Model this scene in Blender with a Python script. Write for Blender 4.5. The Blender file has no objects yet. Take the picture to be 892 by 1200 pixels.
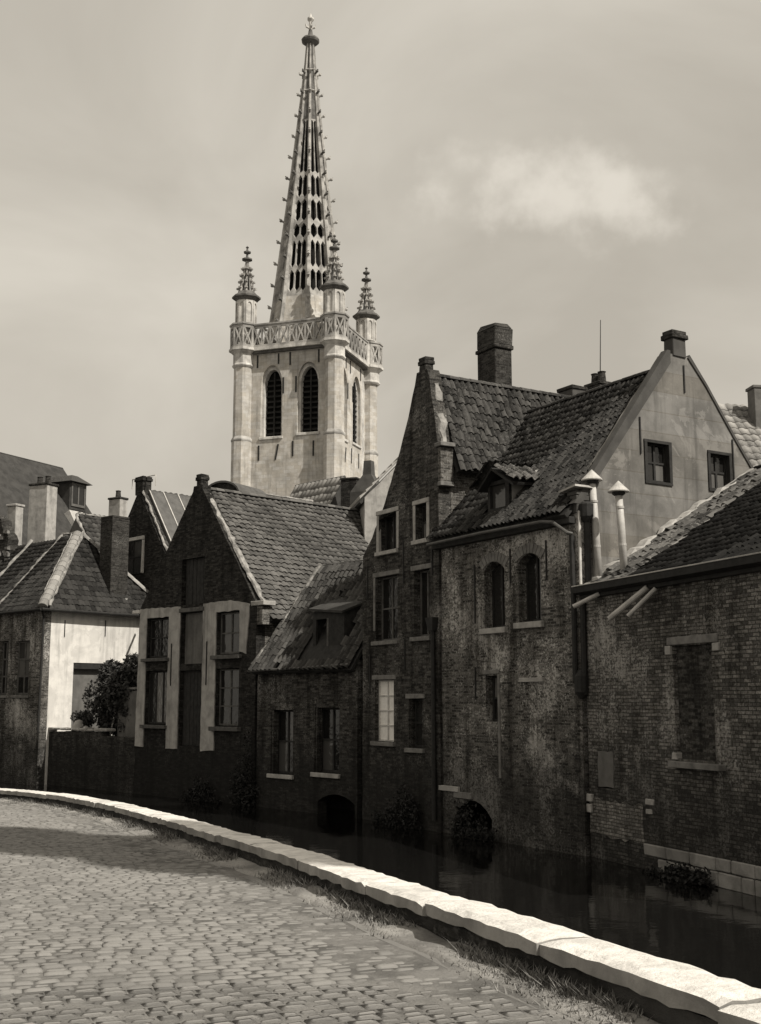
import bpy, bmesh, math, random
import numpy as np
from mathutils import Vector, Matrix
from mathutils.geometry import tessellate_polygon
random.seed(7); rng = np.random.default_rng(7)
SC = bpy.context.scene
COL = SC.collection
R = math.radians

# ------------------------------------------------------------------ camera
cam = bpy.data.cameras.new('camera'); camo = bpy.data.objects.new('camera', cam); COL.objects.link(camo)
EYE = 1.65
camo.location = (0, 0, EYE); camo.rotation_euler = (R(99.0), 0, 0)
cam.sensor_fit = 'VERTICAL'; cam.sensor_height = 24; cam.lens = 24 * 1400 / 1200
cam.clip_start = 0.1; cam.clip_end = 3000
SC.camera = camo

# ------------------------------------------------------------------ sun and sky
SUN_AZ = (0.78, -0.625); SUN_EL = R(48)
sl = bpy.data.lights.new('sun', 'SUN'); sl.energy = 4.9; sl.angle = R(0.6); sl.color = (1.0, 0.95, 0.86)
so = bpy.data.objects.new('sun', sl); COL.objects.link(so)
sd = Vector((SUN_AZ[0] * math.cos(SUN_EL), SUN_AZ[1] * math.cos(SUN_EL), math.sin(SUN_EL)))
so.rotation_euler = sd.to_track_quat('Z', 'Y').to_euler(); so.location = (20, -20, 40)
SC.view_settings.view_transform = 'Standard'; SC.view_settings.look = 'None'
SC.view_settings.exposure = 0.0; SC.view_settings.gamma = 1.0; SC.view_settings.use_curve_mapping = False

W = bpy.data.worlds.new('World'); SC.world = W; W.use_nodes = True
nt = W.node_tree; nt.nodes.clear()
def wn(t, **k):
    n = nt.nodes.new(t)
    for a, b in k.items(): setattr(n, a, b)
    return n
sky = wn('ShaderNodeTexSky', sky_type='NISHITA', sun_disc=False)
sky.sun_elevation = SUN_EL; sky.sun_rotation = math.atan2(SUN_AZ[0], SUN_AZ[1]); sky.air_density = 1.4; sky.dust_density = 3.0; sky.ozone_density = 1.0
bw = wn('ShaderNodeRGBToBW'); nt.links.new(sky.outputs[0], bw.inputs[0])
tone = wn('ShaderNodeMix', data_type='RGBA', blend_type='MULTIPLY'); tone.inputs[0].default_value = 1
nt.links.new(bw.outputs[0], tone.inputs[6]); tone.inputs[7].default_value = (1.0, 0.92, 0.79, 1)
tc = wn('ShaderNodeTexCoord')
mp = wn('ShaderNodeMapping'); mp.inputs['Scale'].default_value = (1.0, 1.0, 1.7); mp.inputs['Location'].default_value = (0.35, 0.1, 0.2)
nt.links.new(tc.outputs['Generated'], mp.inputs[0])
n1 = wn('ShaderNodeTexNoise'); n1.inputs['Scale'].default_value = 2.3; n1.inputs['Detail'].default_value = 7; n1.inputs['Roughness'].default_value = 0.5; n1.inputs['Distortion'].default_value = 0.5
nt.links.new(mp.outputs[0], n1.inputs['Vector'])
rp = wn('ShaderNodeValToRGB'); rp.color_ramp.elements[0].position = 0.38; rp.color_ramp.elements[1].position = 0.66
rp.color_ramp.elements[0].color = (0, 0, 0, 1); rp.color_ramp.elements[1].color = (1, 1, 1, 1)
nt.links.new(n1.outputs[0], rp.inputs[0])
cloud = wn('ShaderNodeMix', data_type='RGBA')     # thin veil and soft cloud
cloud.inputs[6].default_value = (5.25, 4.84, 4.15, 1); cloud.inputs[7].default_value = (7.5, 7.0, 6.1, 1)
nt.links.new(rp.outputs[0], cloud.inputs[0])
veil = wn('ShaderNodeMix', data_type='RGBA'); veil.inputs[0].default_value = 0.84
nt.links.new(tone.outputs[2], veil.inputs[6]); nt.links.new(cloud.outputs[2], veil.inputs[7])
# one soft cumulus bank
dvec = Vector((0.145, 0.935, 0.415)).normalized()
dn = wn('ShaderNodeVectorMath', operation='DISTANCE'); mp2 = wn('ShaderNodeMapping'); mp2.inputs['Scale'].default_value = (0.72, 1, 1.7)
nrm = wn('ShaderNodeVectorMath', operation='NORMALIZE'); nt.links.new(tc.outputs['Generated'], nrm.inputs[0]); nt.links.new(nrm.outputs[0], mp2.inputs[0]); nt.links.new(mp2.outputs[0], dn.inputs[0]); dn.inputs[1].default_value = (dvec.x * 0.72, dvec.y, dvec.z * 1.7)
n2 = wn('ShaderNodeTexNoise'); n2.inputs['Scale'].default_value = 13; n2.inputs['Detail'].default_value = 6; n2.inputs['Roughness'].default_value = 0.55; nt.links.new(nrm.outputs[0], n2.inputs['Vector'])
ad = wn('ShaderNodeMath', operation='MULTIPLY_ADD'); nt.links.new(n2.outputs[0], ad.inputs[0]); ad.inputs[1].default_value = 0.26; nt.links.new(dn.outputs['Value'], ad.inputs[2])
mr = wn('ShaderNodeMapRange', interpolation_type='SMOOTHSTEP'); nt.links.new(ad.outputs[0], mr.inputs[0])
for i_, v_ in zip((1, 2, 3, 4), (0.125, 0.205, 0.7, 0.0)): mr.inputs[i_].default_value = v_
cum = wn('ShaderNodeMix', data_type='RGBA'); nt.links.new(mr.outputs[0], cum.inputs[0]); nt.links.new(veil.outputs[2], cum.inputs[6]); cum.inputs[7].default_value = (8.4, 7.85, 6.9, 1)
bg = wn('ShaderNodeBackground'); bg.inputs[1].default_value = 0.10
nt.links.new(cum.outputs[2], bg.inputs[0])
wo = wn('ShaderNodeOutputWorld'); nt.links.new(bg.outputs[0], wo.inputs[0])

# ------------------------------------------------------------------ materials (warm monochrome)
def T(v, w=1.0):
    return (v, v * (1 - 0.035 * w), v * (1 - 0.09 * w), 1)

class Nodes:
    def __init__(s, name, rough=0.85, spec=0.25):
        s.m = bpy.data.materials.new(name); s.m.use_nodes = True; s.t = s.m.node_tree
        s.p = s.t.nodes['Principled BSDF']; s.p.inputs['Roughness'].default_value = rough
        s.p.inputs['Specular IOR Level'].default_value = spec
        s.tc = s.t.nodes.new('ShaderNodeTexCoord')
    def n(s, t, **k):
        q = s.t.nodes.new(t)
        for a, b in k.items(): setattr(q, a, b)
        return q
    def put(s, sock, v):
        if hasattr(v, 'is_output') or hasattr(v, 'links'): s.t.links.new(v, sock)
        else: sock.default_value = v
    def obj(s): return s.tc.outputs['Object']
    def map(s, vec, scale=(1, 1, 1), loc=(0, 0, 0)):
        q = s.n('ShaderNodeMapping'); s.put(q.inputs[0], vec); q.inputs['Scale'].default_value = scale; q.inputs['Location'].default_value = loc
        return q.outputs[0]
    def noise(s, vec, scale, detail=5, rough=0.6, dist=0.0):
        q = s.n('ShaderNodeTexNoise'); s.put(q.inputs['Vector'], vec); q.inputs['Scale'].default_value = scale
        q.inputs['Detail'].default_value = detail; q.inputs['Roughness'].default_value = rough; q.inputs['Distortion'].default_value = dist
        return q.outputs[0]
    def ramp(s, fac, a, b, lo=0.0, hi=1.0):
        q = s.n('ShaderNodeMapRange'); s.put(q.inputs[0], fac)
        for i, v in zip((1, 2, 3, 4), (a, b, lo, hi)): q.inputs[i].default_value = v
        q.interpolation_type = 'SMOOTHSTEP'
        return q.outputs[0]
    def mix(s, fac, a, b, mode='MIX'):
        q = s.n('ShaderNodeMix', data_type='RGBA', blend_type=mode); s.put(q.inputs[0], fac); s.put(q.inputs[6], a); s.put(q.inputs[7], b)
        return q.outputs[2]
    def math(s, op, a, b=0.0):
        q = s.n('ShaderNodeMath', operation=op); s.put(q.inputs[0], a); s.put(q.inputs[1], b)
        return q.outputs[0]
    def wallvec(s):
        sp = s.n('ShaderNodeSeparateXYZ'); s.put(sp.inputs[0], s.obj())
        a = s.math('ADD', sp.outputs[0], sp.outputs[1])
        c = s.n('ShaderNodeCombineXYZ'); s.put(c.inputs[0], a); s.put(c.inputs[1], sp.outputs[2])
        return c.outputs[0]
    def island(s):
        g = s.n('ShaderNodeNewGeometry'); o = s.n('ShaderNodeObjectInfo')
        return s.math('FRACT', s.math('ADD', g.outputs['Random Per Island'], o.outputs['Random']))
    def bump(s, h, strength=0.4, dist=0.02, prev=None):
        q = s.n('ShaderNodeBump'); s.put(q.inputs['Height'], h); q.inputs['Strength'].default_value = strength; q.inputs['Distance'].default_value = dist
        if prev is not None: s.put(q.inputs['Normal'], prev)
        return q.outputs[0]
    def out(s, col, nrm=None):
        s.put(s.p.inputs['Base Color'], col)
        if nrm is not None: s.put(s.p.inputs['Normal'], nrm)
        return s.m

def m_brick(name, c1, c2, mortar, lime=0.0, dirt=0.6, seed=0.0, plaster=None, bw_=0.215, bh=0.068, limecol=0.34, msize=0.011, limepos=0.60, damp_=0.68):
    s = Nodes(name, 0.92, 0.15); v = s.wallvec()
    wob = s.noise(v, 3.0, 2); 
    vv = s.n('ShaderNodeVectorMath', operation='ADD'); s.put(vv.inputs[0], v)
    sc = s.n('ShaderNodeVectorMath', operation='SCALE'); wn_ = s.n('ShaderNodeTexNoise'); s.put(wn_.inputs['Vector'], v); wn_.inputs['Scale'].default_value = 1.3
    s.put(sc.inputs[0], wn_.outputs[1]); sc.inputs['Scale'].default_value = 0.05; s.put(vv.inputs[1], sc.outputs[0])
    b = s.n('ShaderNodeTexBrick'); s.put(b.inputs['Vector'], vv.outputs[0])
    b.inputs['Scale'].default_value = 1; b.inputs['Brick Width'].default_value = bw_; b.inputs['Row Height'].default_value = bh
    b.inputs['Mortar Size'].default_value = msize; b.inputs['Mortar Smooth'].default_value = 0.4; b.inputs['Bias'].default_value = -0.1
    b.inputs['Color1'].default_value = T(c1); b.inputs['Color2'].default_value = T(c2); b.inputs['Mortar'].default_value = T(mortar)
    off = s.map(v, (1, 1, 1), (seed, seed * 0.7, 0))
    big = s.noise(off, 0.55, 7, 0.62, 0.6)
    med = s.noise(off, 2.6, 6, 0.65)
    grit = s.noise(off, 26, 4, 0.7)
    streak = s.noise(s.map(v, (2.2, 0.28, 1), (seed * 1.3, 0, 0)), 1.0, 6, 0.6)
    col = s.mix(s.ramp(grit, 0.40, 0.62), s.mix(1.0, b.outputs[0], T(0.55), 'MULTIPLY'), b.outputs[0])
    pat = s.noise(s.map(v, (1, 1, 1), (seed + 5.1, 2.2, 0)), 7.0, 6, 0.7)
    col = s.mix(s.ramp(pat, 0.50, 0.62, 0, 0.8), col, s.mix(1.0, col, T(0.30), 'MULTIPLY'))
    speck = s.noise(s.map(v, (1, 1, 1), (seed + 1.1, 7.7, 0)), 17, 8, 0.82)
    col = s.mix(s.ramp(speck, 0.56, 0.66, 0, 0.75), col, s.mix(1.0, col, T(0.25), 'MULTIPLY'))
    if lime:
        f = s.math('MULTIPLY', s.ramp(s.math('ADD', s.math('ADD', s.math('MULTIPLY', big, 0.34), s.math('MULTIPLY', pat, 0.22)), s.math('MULTIPLY', s.math('SUBTRACT', 1.0, speck), 0.44)), limepos - 0.035, limepos + 0.025), lime)
        col = s.mix(f, col, T(limecol))
        f2 = s.math('MULTIPLY', s.ramp(grit, 0.62, 0.70), s.ramp(med, 0.48, 0.66, 0, lime))
        col = s.mix(f2, col, T(limecol * 1.25))
    if plaster is not None:
        f = s.ramp(s.math('ADD', s.math('MULTIPLY', big, 0.6), s.math('MULTIPLY', med, 0.4)), 0.44, 0.52)
        col = s.mix(f, T(plaster), col)
    d = s.math('MULTIPLY', s.ramp(streak, 0.42, 0.70), dirt)
    col = s.mix(d, col, s.mix(1.0, col, T(0.22), 'MULTIPLY'))
    col = s.mix(s.ramp(med, 0.5, 0.75, 0, dirt * 0.6), col, T(c1 * 0.5))
    # algae and damp creeping up from the water, with a ragged edge
    sp = s.n('ShaderNodeSeparateXYZ'); s.put(sp.inputs[0], s.obj())
    damp = s.math('SUBTRACT', s.math('ADD', s.math('MULTIPLY', med, 3.4), s.math('MULTIPLY', pat, 1.6)), sp.outputs[2])
    run = s.noise(s.map(v, (7.0, 0.22, 1), (seed * 2.1, 3, 0)), 1.0, 5, 0.6)
    col = s.mix(s.ramp(run, 0.54, 0.68, 0, dirt * 0.5), col, s.mix(1.0, col, T(0.3), 'MULTIPLY'))
    col = s.mix(s.ramp(damp, -0.5, 1.3, 0, damp_), col, T(0.016))
    nb = s.bump(b.outputs[1], -0.55, 0.02)
    nb = s.bump(grit, 0.6, 0.015, s.bump(speck, 0.7, 0.02, nb)); nb = s.bump(med, 0.4, 0.05, nb)
    return s.out(col, nb)

def m_plain(name, v, var=0.35, scale=3.0, rough=0.9, spec=0.2, bump=0.3, bscale=30, streak=0.0, dark=0.3, joints=None, jw=(0.9, 0.42), metal=0.0, patch=0.0, pv=0.3):
    s = Nodes(name, rough, spec); o = s.obj(); s.p.inputs['Metallic'].default_value = metal
    a = s.noise(o, scale, 7, 0.62, 0.3); g = s.noise(o, bscale, 5, 0.7); bgn = s.noise(o, scale * 0.22, 4, 0.55)
    col = s.mix(s.ramp(a, 0.35, 0.7), T(v), T(v * (1 - var)))
    col = s.mix(s.ramp(bgn, 0.5, 0.72, 0, dark), col, T(v * 0.38))
    col = s.mix(s.ramp(g, 0.5, 0.8, 0, 0.35), col, T(v * 0.45))
    if patch:
        pn = s.noise(s.map(o, (1, 1, 1), (3.3, 1.2, 8.1)), 0.75, 8, 0.68, 0.8)
        col = s.mix(s.ramp(pn, 0.54, 0.57, 0, patch), col, T(pv)); col = s.mix(s.ramp(pn, 0.40, 0.34, 0, patch * .6), col, T(v * 0.55))
    if streak:
        wv = s.wallvec(); st = s.noise(s.map(wv, (3.0, 0.25, 1)), 1.0, 6, 0.6)
        col = s.mix(s.ramp(st, 0.48, 0.72, 0, streak), col, T(v * 0.3))
    nb = s.bump(g, bump, 0.01); nb = s.bump(a, bump, 0.03, nb)
    if joints:
        b = s.n('ShaderNodeTexBrick'); s.put(b.inputs['Vector'], s.wallvec()); b.inputs['Scale'].default_value = 1
        b.inputs['Brick Width'].default_value = jw[0]; b.inputs['Row Height'].default_value = jw[1]; b.inputs['Mortar Size'].default_value = 0.012
        b.inputs['Color1'].default_value = (1, 1, 1, 1); b.inputs['Color2'].default_value = T(0.86); b.inputs['Mortar'].default_value = T(joints)
        col = s.mix(1.0, col, b.outputs[0], 'MULTIPLY'); nb = s.bump(b.outputs[1], -0.3, 0.01, nb)
    return s.out(col, nb)

def m_tile(name, v, lichen=0.3, lv=0.22, var=0.55, rough=0.85):
    s = Nodes(name, rough, 0.12); o = s.obj(); r = s.island()
    pos = s.n('ShaderNodeNewGeometry').outputs['Position']
    big = s.noise(pos, 0.7, 6, 0.6); g = s.noise(pos, 14, 5, 0.7)
    col = s.mix(r, T(v * (1 - var)), T(v * (1 + var)))
    col = s.mix(s.ramp(big, 0.45, 0.7, 0, 0.5), col, T(v * 0.5))
    l = s.math('MULTIPLY', s.ramp(g, 0.5, 0.66), s.ramp(big, 0.40, 0.62, 0.35, 1.0))
    col = s.mix(s.math('MULTIPLY', l, lichen), col, T(lv))
    nb = s.bump(g, 0.6, 0.015)
    return s.out(col, nb)

def m_glass():
    s = Nodes('window_glass', 0.07, 0.5); g = s.noise(s.obj(), 3.5, 3); r = s.n('ShaderNodeObjectInfo').outputs['Random']
    col = s.mix(s.math('POWER', r, 4.0), s.mix(g, T(0.004), T(0.02)), T(0.16))
    return s.out(col, s.bump(g, 0.25, 0.04))

M = {}
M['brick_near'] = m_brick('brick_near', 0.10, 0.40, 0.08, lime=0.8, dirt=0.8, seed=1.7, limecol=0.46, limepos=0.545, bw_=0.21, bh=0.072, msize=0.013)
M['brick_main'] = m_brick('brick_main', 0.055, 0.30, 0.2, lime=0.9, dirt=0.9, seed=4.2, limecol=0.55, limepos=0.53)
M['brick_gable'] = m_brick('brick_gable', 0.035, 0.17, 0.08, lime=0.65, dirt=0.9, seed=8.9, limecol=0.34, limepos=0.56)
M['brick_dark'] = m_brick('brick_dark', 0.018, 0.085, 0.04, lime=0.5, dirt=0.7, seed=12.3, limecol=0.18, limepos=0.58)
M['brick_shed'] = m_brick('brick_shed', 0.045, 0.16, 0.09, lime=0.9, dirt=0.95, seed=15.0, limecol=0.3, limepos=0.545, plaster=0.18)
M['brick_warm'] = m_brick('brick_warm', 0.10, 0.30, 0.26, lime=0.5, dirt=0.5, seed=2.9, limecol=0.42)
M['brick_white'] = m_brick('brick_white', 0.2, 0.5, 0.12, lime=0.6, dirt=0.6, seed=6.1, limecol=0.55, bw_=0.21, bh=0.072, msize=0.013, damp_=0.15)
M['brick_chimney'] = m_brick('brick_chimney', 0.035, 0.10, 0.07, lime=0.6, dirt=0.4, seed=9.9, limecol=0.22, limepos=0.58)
M['plaster_grey'] = m_plain('plaster_grey', 0.215, 0.42, 1.1, 0.9, 0.15, 0.35, 34, streak=0.6, dark=0.25, joints=0.8, jw=(40, 0.52), patch=0.4, pv=0.30)
M['plaster_edge'] = m_plain('plaster_edge', 0.085, 0.3, 2.2, 0.9, 0.15, 0.3, 30, dark=0.3)
M['plaster_pale'] = m_plain('plaster_pale', 0.42, 0.35, 2.6, 0.92, 0.15, 0.5, 26, streak=0.6, dark=0.45)
M['whitewash'] = m_plain('whitewash', 0.74, 0.2, 2.0, 0.85, 0.2, 0.4, 24, streak=0.45, dark=0.2, patch=0.6, pv=0.55)
M['plaster_dull'] = m_plain('plaster_dull', 0.16, 0.35, 2.0, 0.9, 0.15, 0.4, 24, streak=0.5)
M['mortar'] = m_plain('mortar', 0.34, 0.6, 5, 0.95, 0.1, 0.9, 18, dark=0.4)
M['stone_sill'] = m_plain('stone_sill', 0.42, 0.35, 4, 0.9, 0.2, 0.5, 30, dark=0.4)
M['stone_frame'] = m_plain('stone_frame', 0.22, 0.45, 4, 0.9, 0.2, 0.5, 30, dark=0.5)
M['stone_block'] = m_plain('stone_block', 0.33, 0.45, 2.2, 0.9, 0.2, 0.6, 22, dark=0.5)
M['coping'] = m_plain('coping', 0.78, 0.28, 6.0, 0.9, 0.15, 1.0, 40, dark=0.55)
M['tower_stone'] = m_plain('tower_stone', 0.60, 0.32, 0.8, 0.92, 0.1, 1.0, 3.2, streak=0.5, dark=0.4, joints=0.78, jw=(0.7, 0.33), patch=0.3, pv=0.42)
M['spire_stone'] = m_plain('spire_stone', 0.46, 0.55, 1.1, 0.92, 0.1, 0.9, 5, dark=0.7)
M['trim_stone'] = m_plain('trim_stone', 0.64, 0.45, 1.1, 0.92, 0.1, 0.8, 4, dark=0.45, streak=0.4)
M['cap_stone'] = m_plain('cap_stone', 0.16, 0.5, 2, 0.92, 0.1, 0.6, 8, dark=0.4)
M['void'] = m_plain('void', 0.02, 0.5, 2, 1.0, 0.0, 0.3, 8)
M['wood_dark'] = m_plain('wood_dark', 0.035, 0.5, 6, 0.8, 0.25, 0.4, 40)
M['wood_grey'] = m_plain('wood_grey', 0.12, 0.45, 6, 0.85, 0.2, 0.4, 40)
M['paint_white'] = m_plain('paint_white', 0.62, 0.3, 5, 0.6, 0.3, 0.2, 40, dark=0.3)
M['zinc'] = m_plain('zinc', 0.50, 0.3, 4, 0.55, 0.4, 0.15, 30, dark=0.25)
M['iron'] = m_plain('iron', 0.03, 0.4, 8, 0.7, 0.3, 0.3, 30)
M['lead'] = m_plain('lead', 0.10, 0.4, 3, 0.6, 0.35, 0.3, 20)
M['slate'] = m_plain('slate', 0.055, 0.45, 2.0, 0.8, 0.25, 0.9, 9, dark=0.4)
M['curtain'] = m_plain('curtain', 0.88, 0.12, 8, 0.8, 0.2, 0.2, 20, dark=0.05)
M['glass'] = m_glass()
M['tile_main'] = m_tile('tile_main', 0.030, 0.42, 0.2, 0.7)
M['tile_gable'] = m_tile('tile_gable', 0.05, 0.5, 0.2, 0.7)
M['tile_step'] = m_tile('tile_step', 0.105, 0.3, 0.2, 0.35)
M['tile_shed'] = m_tile('tile_shed', 0.06, 0.22, 0.26, 0.6)
M['tile_near'] = m_tile('tile_near', 0.075, 0.55, 0.34, 0.8)
M['tile_near_shade'] = m_tile('tile_near_shade', 0.013, 0.2, 0.06, 0.6)  # near-black: shade on the pantile sides is painted into this colour
M['tile_hip'] = m_tile('tile_hip', 0.03, 0.35, 0.11)
M['tile_far'] = m_tile('tile_far', 0.06, 0.5, 0.2)
M['tile_pale'] = m_tile('tile_pale', 0.26, 0.5, 0.5, 0.35)

def m_cobble():
    s = Nodes('cobble', 0.7, 0.35); r = s.island()
    pos = s.n('ShaderNodeNewGeometry').outputs['Position']
    g = s.noise(pos, 45, 5, 0.7); big = s.noise(pos, 0.45, 5, 0.55); md = s.noise(pos, 5, 5, 0.6)
    col = s.mix(r, T(0.135), T(0.225))
    col = s.mix(s.ramp(big, 0.4, 0.68, 0, 0.6), col, T(0.235))
    col = s.mix(s.ramp(md, 0.5, 0.75, 0, 0.4), col, T(0.13))
    col = s.mix(s.ramp(g, 0.5, 0.75, 0, 0.4), col, T(0.11))
    return s.out(col, s.bump(g, 0.6, 0.006))
M['cobble'] = m_cobble()
def m_dirt(name, v):
    s = Nodes(name, 0.95, 0.1); pos = s.n('ShaderNodeNewGeometry').outputs['Position']
    a = s.noise(pos, 1.6, 7, 0.65); g = s.noise(pos, 38, 5, 0.75)
    col = s.mix(s.ramp(a, 0.35, 0.68), T(v), T(v * 0.45)); col = s.mix(s.ramp(g, 0.48, 0.7, 0, 0.6), col, T(v * 0.4))
    return s.out(col, s.bump(g, 0.9, 0.015))
M['sand'] = m_dirt('sand', 0.22); M['dirt'] = m_dirt('dirt', 0.36); M['earth'] = m_dirt('earth', 0.15)
def m_leaf(name, v):
    s = Nodes(name, 0.6, 0.3); r = s.island()
    return s.out(s.mix(r, T(v * 0.5), T(v * 1.6)))
M['leaf'] = m_leaf('leaf', 0.035); M['weed'] = m_leaf('weed', 0.16); M['leaf_dark'] = m_leaf('leaf_dark', 0.018)
M['bark'] = m_plain('bark', 0.06, 0.5, 6, 0.95, 0.1, 0.8, 20)
def m_water():
    s = Nodes('water', 0.06, 0.5); pos = s.n('ShaderNodeNewGeometry').outputs['Position']
    a = s.noise(s.map(pos, (1, 1, 1)), 1.6, 4, 0.5); b = s.noise(pos, 7, 3, 0.5)
    s.p.inputs['IOR'].default_value = 1.33
    return s.out(T(0.006), s.bump(b, 0.06, 0.02, s.bump(a, 0.14, 0.05)))
M['water'] = m_water()

# ------------------------------------------------------------------ helpers
BASE = {}; XF = {}
def root_of(o):
    while o.parent is not None: o = o.parent
    return o
def zbase(parent):
    return 0.0 if parent is None else BASE.get(root_of(parent).name, 0.0)

def tag(o, label=None, cat=None, group=None, kind=None):
    if label: o['label'] = label
    if cat: o['category'] = cat
    if group: o['group'] = group
    if kind: o['kind'] = kind
    return o

def thing(name, label, cat, p, ang=0.0, zb=0.0, group=None):
    o = bpy.data.objects.new(name, None); COL.objects.link(o); o.empty_display_size = 0.3
    o.location = (p[0], p[1], zb); o.rotation_euler = (0, 0, R(ang))
    BASE[o.name] = zb; XF[o.name] = Matrix.Translation((p[0], p[1], zb)) @ Matrix.Rotation(R(ang), 4, 'Z')
    return tag(o, label, cat, group)

def link_mesh(name, me, parent=None):
    o = bpy.data.objects.new(name, me); COL.objects.link(o)
    if parent is not None: o.parent = parent
    return o

class MB:
    def __init__(s): s.v = []; s.f = []
    def add(s, vs, fs):
        b = len(s.v); s.v += [tuple(p) for p in vs]; s.f += [tuple(i + b for i in f) for f in fs]; return s
    def box(s, x0, x1, y0, y1, z0, z1, j=0.0):
        vs = [(x, y, z) for x in (x0, x1) for y in (y0, y1) for z in (z0, z1)]
        if j: vs = [tuple(c + random.uniform(-j, j) for c in p) for p in vs]
        return s.add(vs, [(0, 1, 3, 2), (4, 6, 7, 5), (0, 4, 5, 1), (2, 3, 7, 6), (0, 2, 6, 4), (1, 5, 7, 3)])
    def hexa(s, b, t):      # b,t: four points each
        return s.add(list(b) + list(t), [(3, 2, 1, 0), (4, 5, 6, 7), (0, 1, 5, 4), (1, 2, 6, 5), (2, 3, 7, 6), (3, 0, 4, 7)])
    def slab(s, outline, holes, place, t0, t1):
        loops = [outline] + list(holes)
        tris = tessellate_polygon([[Vector((p[0], p[1], 0)) for p in l] for l in loops])
        flat = [p for l in loops for p in l]; n = len(flat)
        vs = [place(p[0], p[1], t0) for p in flat] + [place(p[0], p[1], t1) for p in flat]
        fs = [tuple(t) for t in tris] + [tuple(n + i for i in reversed(t)) for t in tris]
        k = 0
        for l in loops:
            m = len(l)
            for i in range(m): fs.append((k + i, k + (i + 1) % m, n + k + (i + 1) % m, n + k + i))
            k += m
        return s.add(vs, fs)
    def tube(s, path, r, n=8, caps=True):
        path = [Vector(p) for p in path]; rr = r if isinstance(r, (list, tuple)) else [r] * len(path)
        rings = []
        for i, p in enumerate(path):
            d = (path[min(i + 1, len(path) - 1)] - path[max(i - 1, 0)]).normalized()
            up = Vector((0, 0, 1)) if abs(d.z) < 0.9 else Vector((1, 0, 0))
            a = d.cross(up).normalized(); b = d.cross(a)
            rings.append([p + (a * math.cos(2 * math.pi * k / n) + b * math.sin(2 * math.pi * k / n)) * rr[i] for k in range(n)])
        vs = [q for g in rings for q in g]; fs = []
        for i in range(len(path) - 1):
            for k in range(n): fs.append((i * n + k, i * n + (k + 1) % n, (i + 1) * n + (k + 1) % n, (i + 1) * n + k))
        if caps: fs += [tuple(range(n))[::-1], tuple((len(path) - 1) * n + k for k in range(n))]
        return s.add(vs, fs)
    def lathe(s, cx, cy, prof, n=8, ph=0.0):
        vs = []; fs = []
        for (r, z) in prof: vs += [(cx + r * math.cos(ph + 2 * math.pi * k / n), cy + r * math.sin(ph + 2 * math.pi * k / n), z) for k in range(n)]
        for i in range(len(prof) - 1):
            for k in range(n): fs.append((i * n + k, i * n + (k + 1) % n, (i + 1) * n + (k + 1) % n, (i + 1) * n + k))
        fs += [tuple(range(n))[::-1], tuple((len(prof) - 1) * n + k for k in range(n))]
        return s.add(vs, fs)
    def build(s, name, mat, parent=None, bevel=0.0, smooth=False):
        zb = zbase(parent)
        me = bpy.data.meshes.new(name); me.from_pydata([(x, y, z - zb) for x, y, z in s.v], [], s.f)
        bm = bmesh.new(); bm.from_mesh(me); bmesh.ops.recalc_face_normals(bm, faces=bm.faces); bm.to_mesh(me); bm.free()
        me.materials.append(M[mat] if isinstance(mat, str) else mat)
        if smooth: me.shade_smooth()
        o = link_mesh(name, me, parent)
        if bevel:
            b = o.modifiers.new('bevel', 'BEVEL'); b.width = bevel; b.segments = 1; b.limit_method = 'ANGLE'; b.angle_limit = R(40)
        return o

def FX(x, z, t): return (x, t, z)                  # a wall in the facade plane (t = depth into the house)
def SIDE(x0):                                       # a wall across the house, at local x = x0 (t goes to -x)
    return lambda y, z, t: (x0 - t, y, z)

def ragged(pts, step=0.28, j=0.012, closed=True):
    out = []; n = len(pts)
    for i in range(n if closed else n - 1):
        a = Vector(pts[i]); b = Vector(pts[(i + 1) % n]); L = (b - a).length; k = max(1, int(L / step))
        nn = Vector((-(b - a).y, (b - a).x)).normalized() if L > 1e-6 else Vector((0, 0))
        for q in range(k):
            p = a.lerp(b, q / k)
            if q: p = p + nn * random.uniform(-j, j)
            out.append((p.x, p.y))
    return out

def rect(x0, x1, z0, z1): return [(x0, z0), (x1, z0), (x1, z1), (x0, z1)]
def arched(x0, x1, z0, z1, rise=0.22, n=7):
    p = [(x0, z0), (x1, z0)]
    for i in range(n + 1):
        t = i / n; x = x1 + (x0 - x1) * t; p.append((x, z1 - rise + rise * math.sin(math.pi * t) ** 0.8 if 0 < t < 1 else z1 - rise))
    return p
def pointed(x0, x1, z0, z1, rise=1.6, n=6):
    w = x1 - x0; p = [(x0, z0), (x1, z0)]
    for i in range(n + 1):
        t = i / n; p.append((x1 - w / 2 * (1 - math.cos(t * math.pi / 2)), z1 - rise + rise * math.sin(t * math.pi / 2) ** 0.9))
    for i in range(n - 1, -1, -1):
        t = i / n; p.append((x0 + w / 2 * (1 - math.cos(t * math.pi / 2)), z1 - rise + rise * math.sin(t * math.pi / 2) ** 0.9))
    return p

def inside(p, poly):
    c = False; n = len(poly)
    for i in range(n):
        (x1, y1), (x2, y2) = poly[i], poly[(i + 1) % n]
        if (y1 > p[1]) != (y2 > p[1]) and p[0] < (x2 - x1) * (p[1] - y1) / (y2 - y1) + x1: c = not c
    return c

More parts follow.
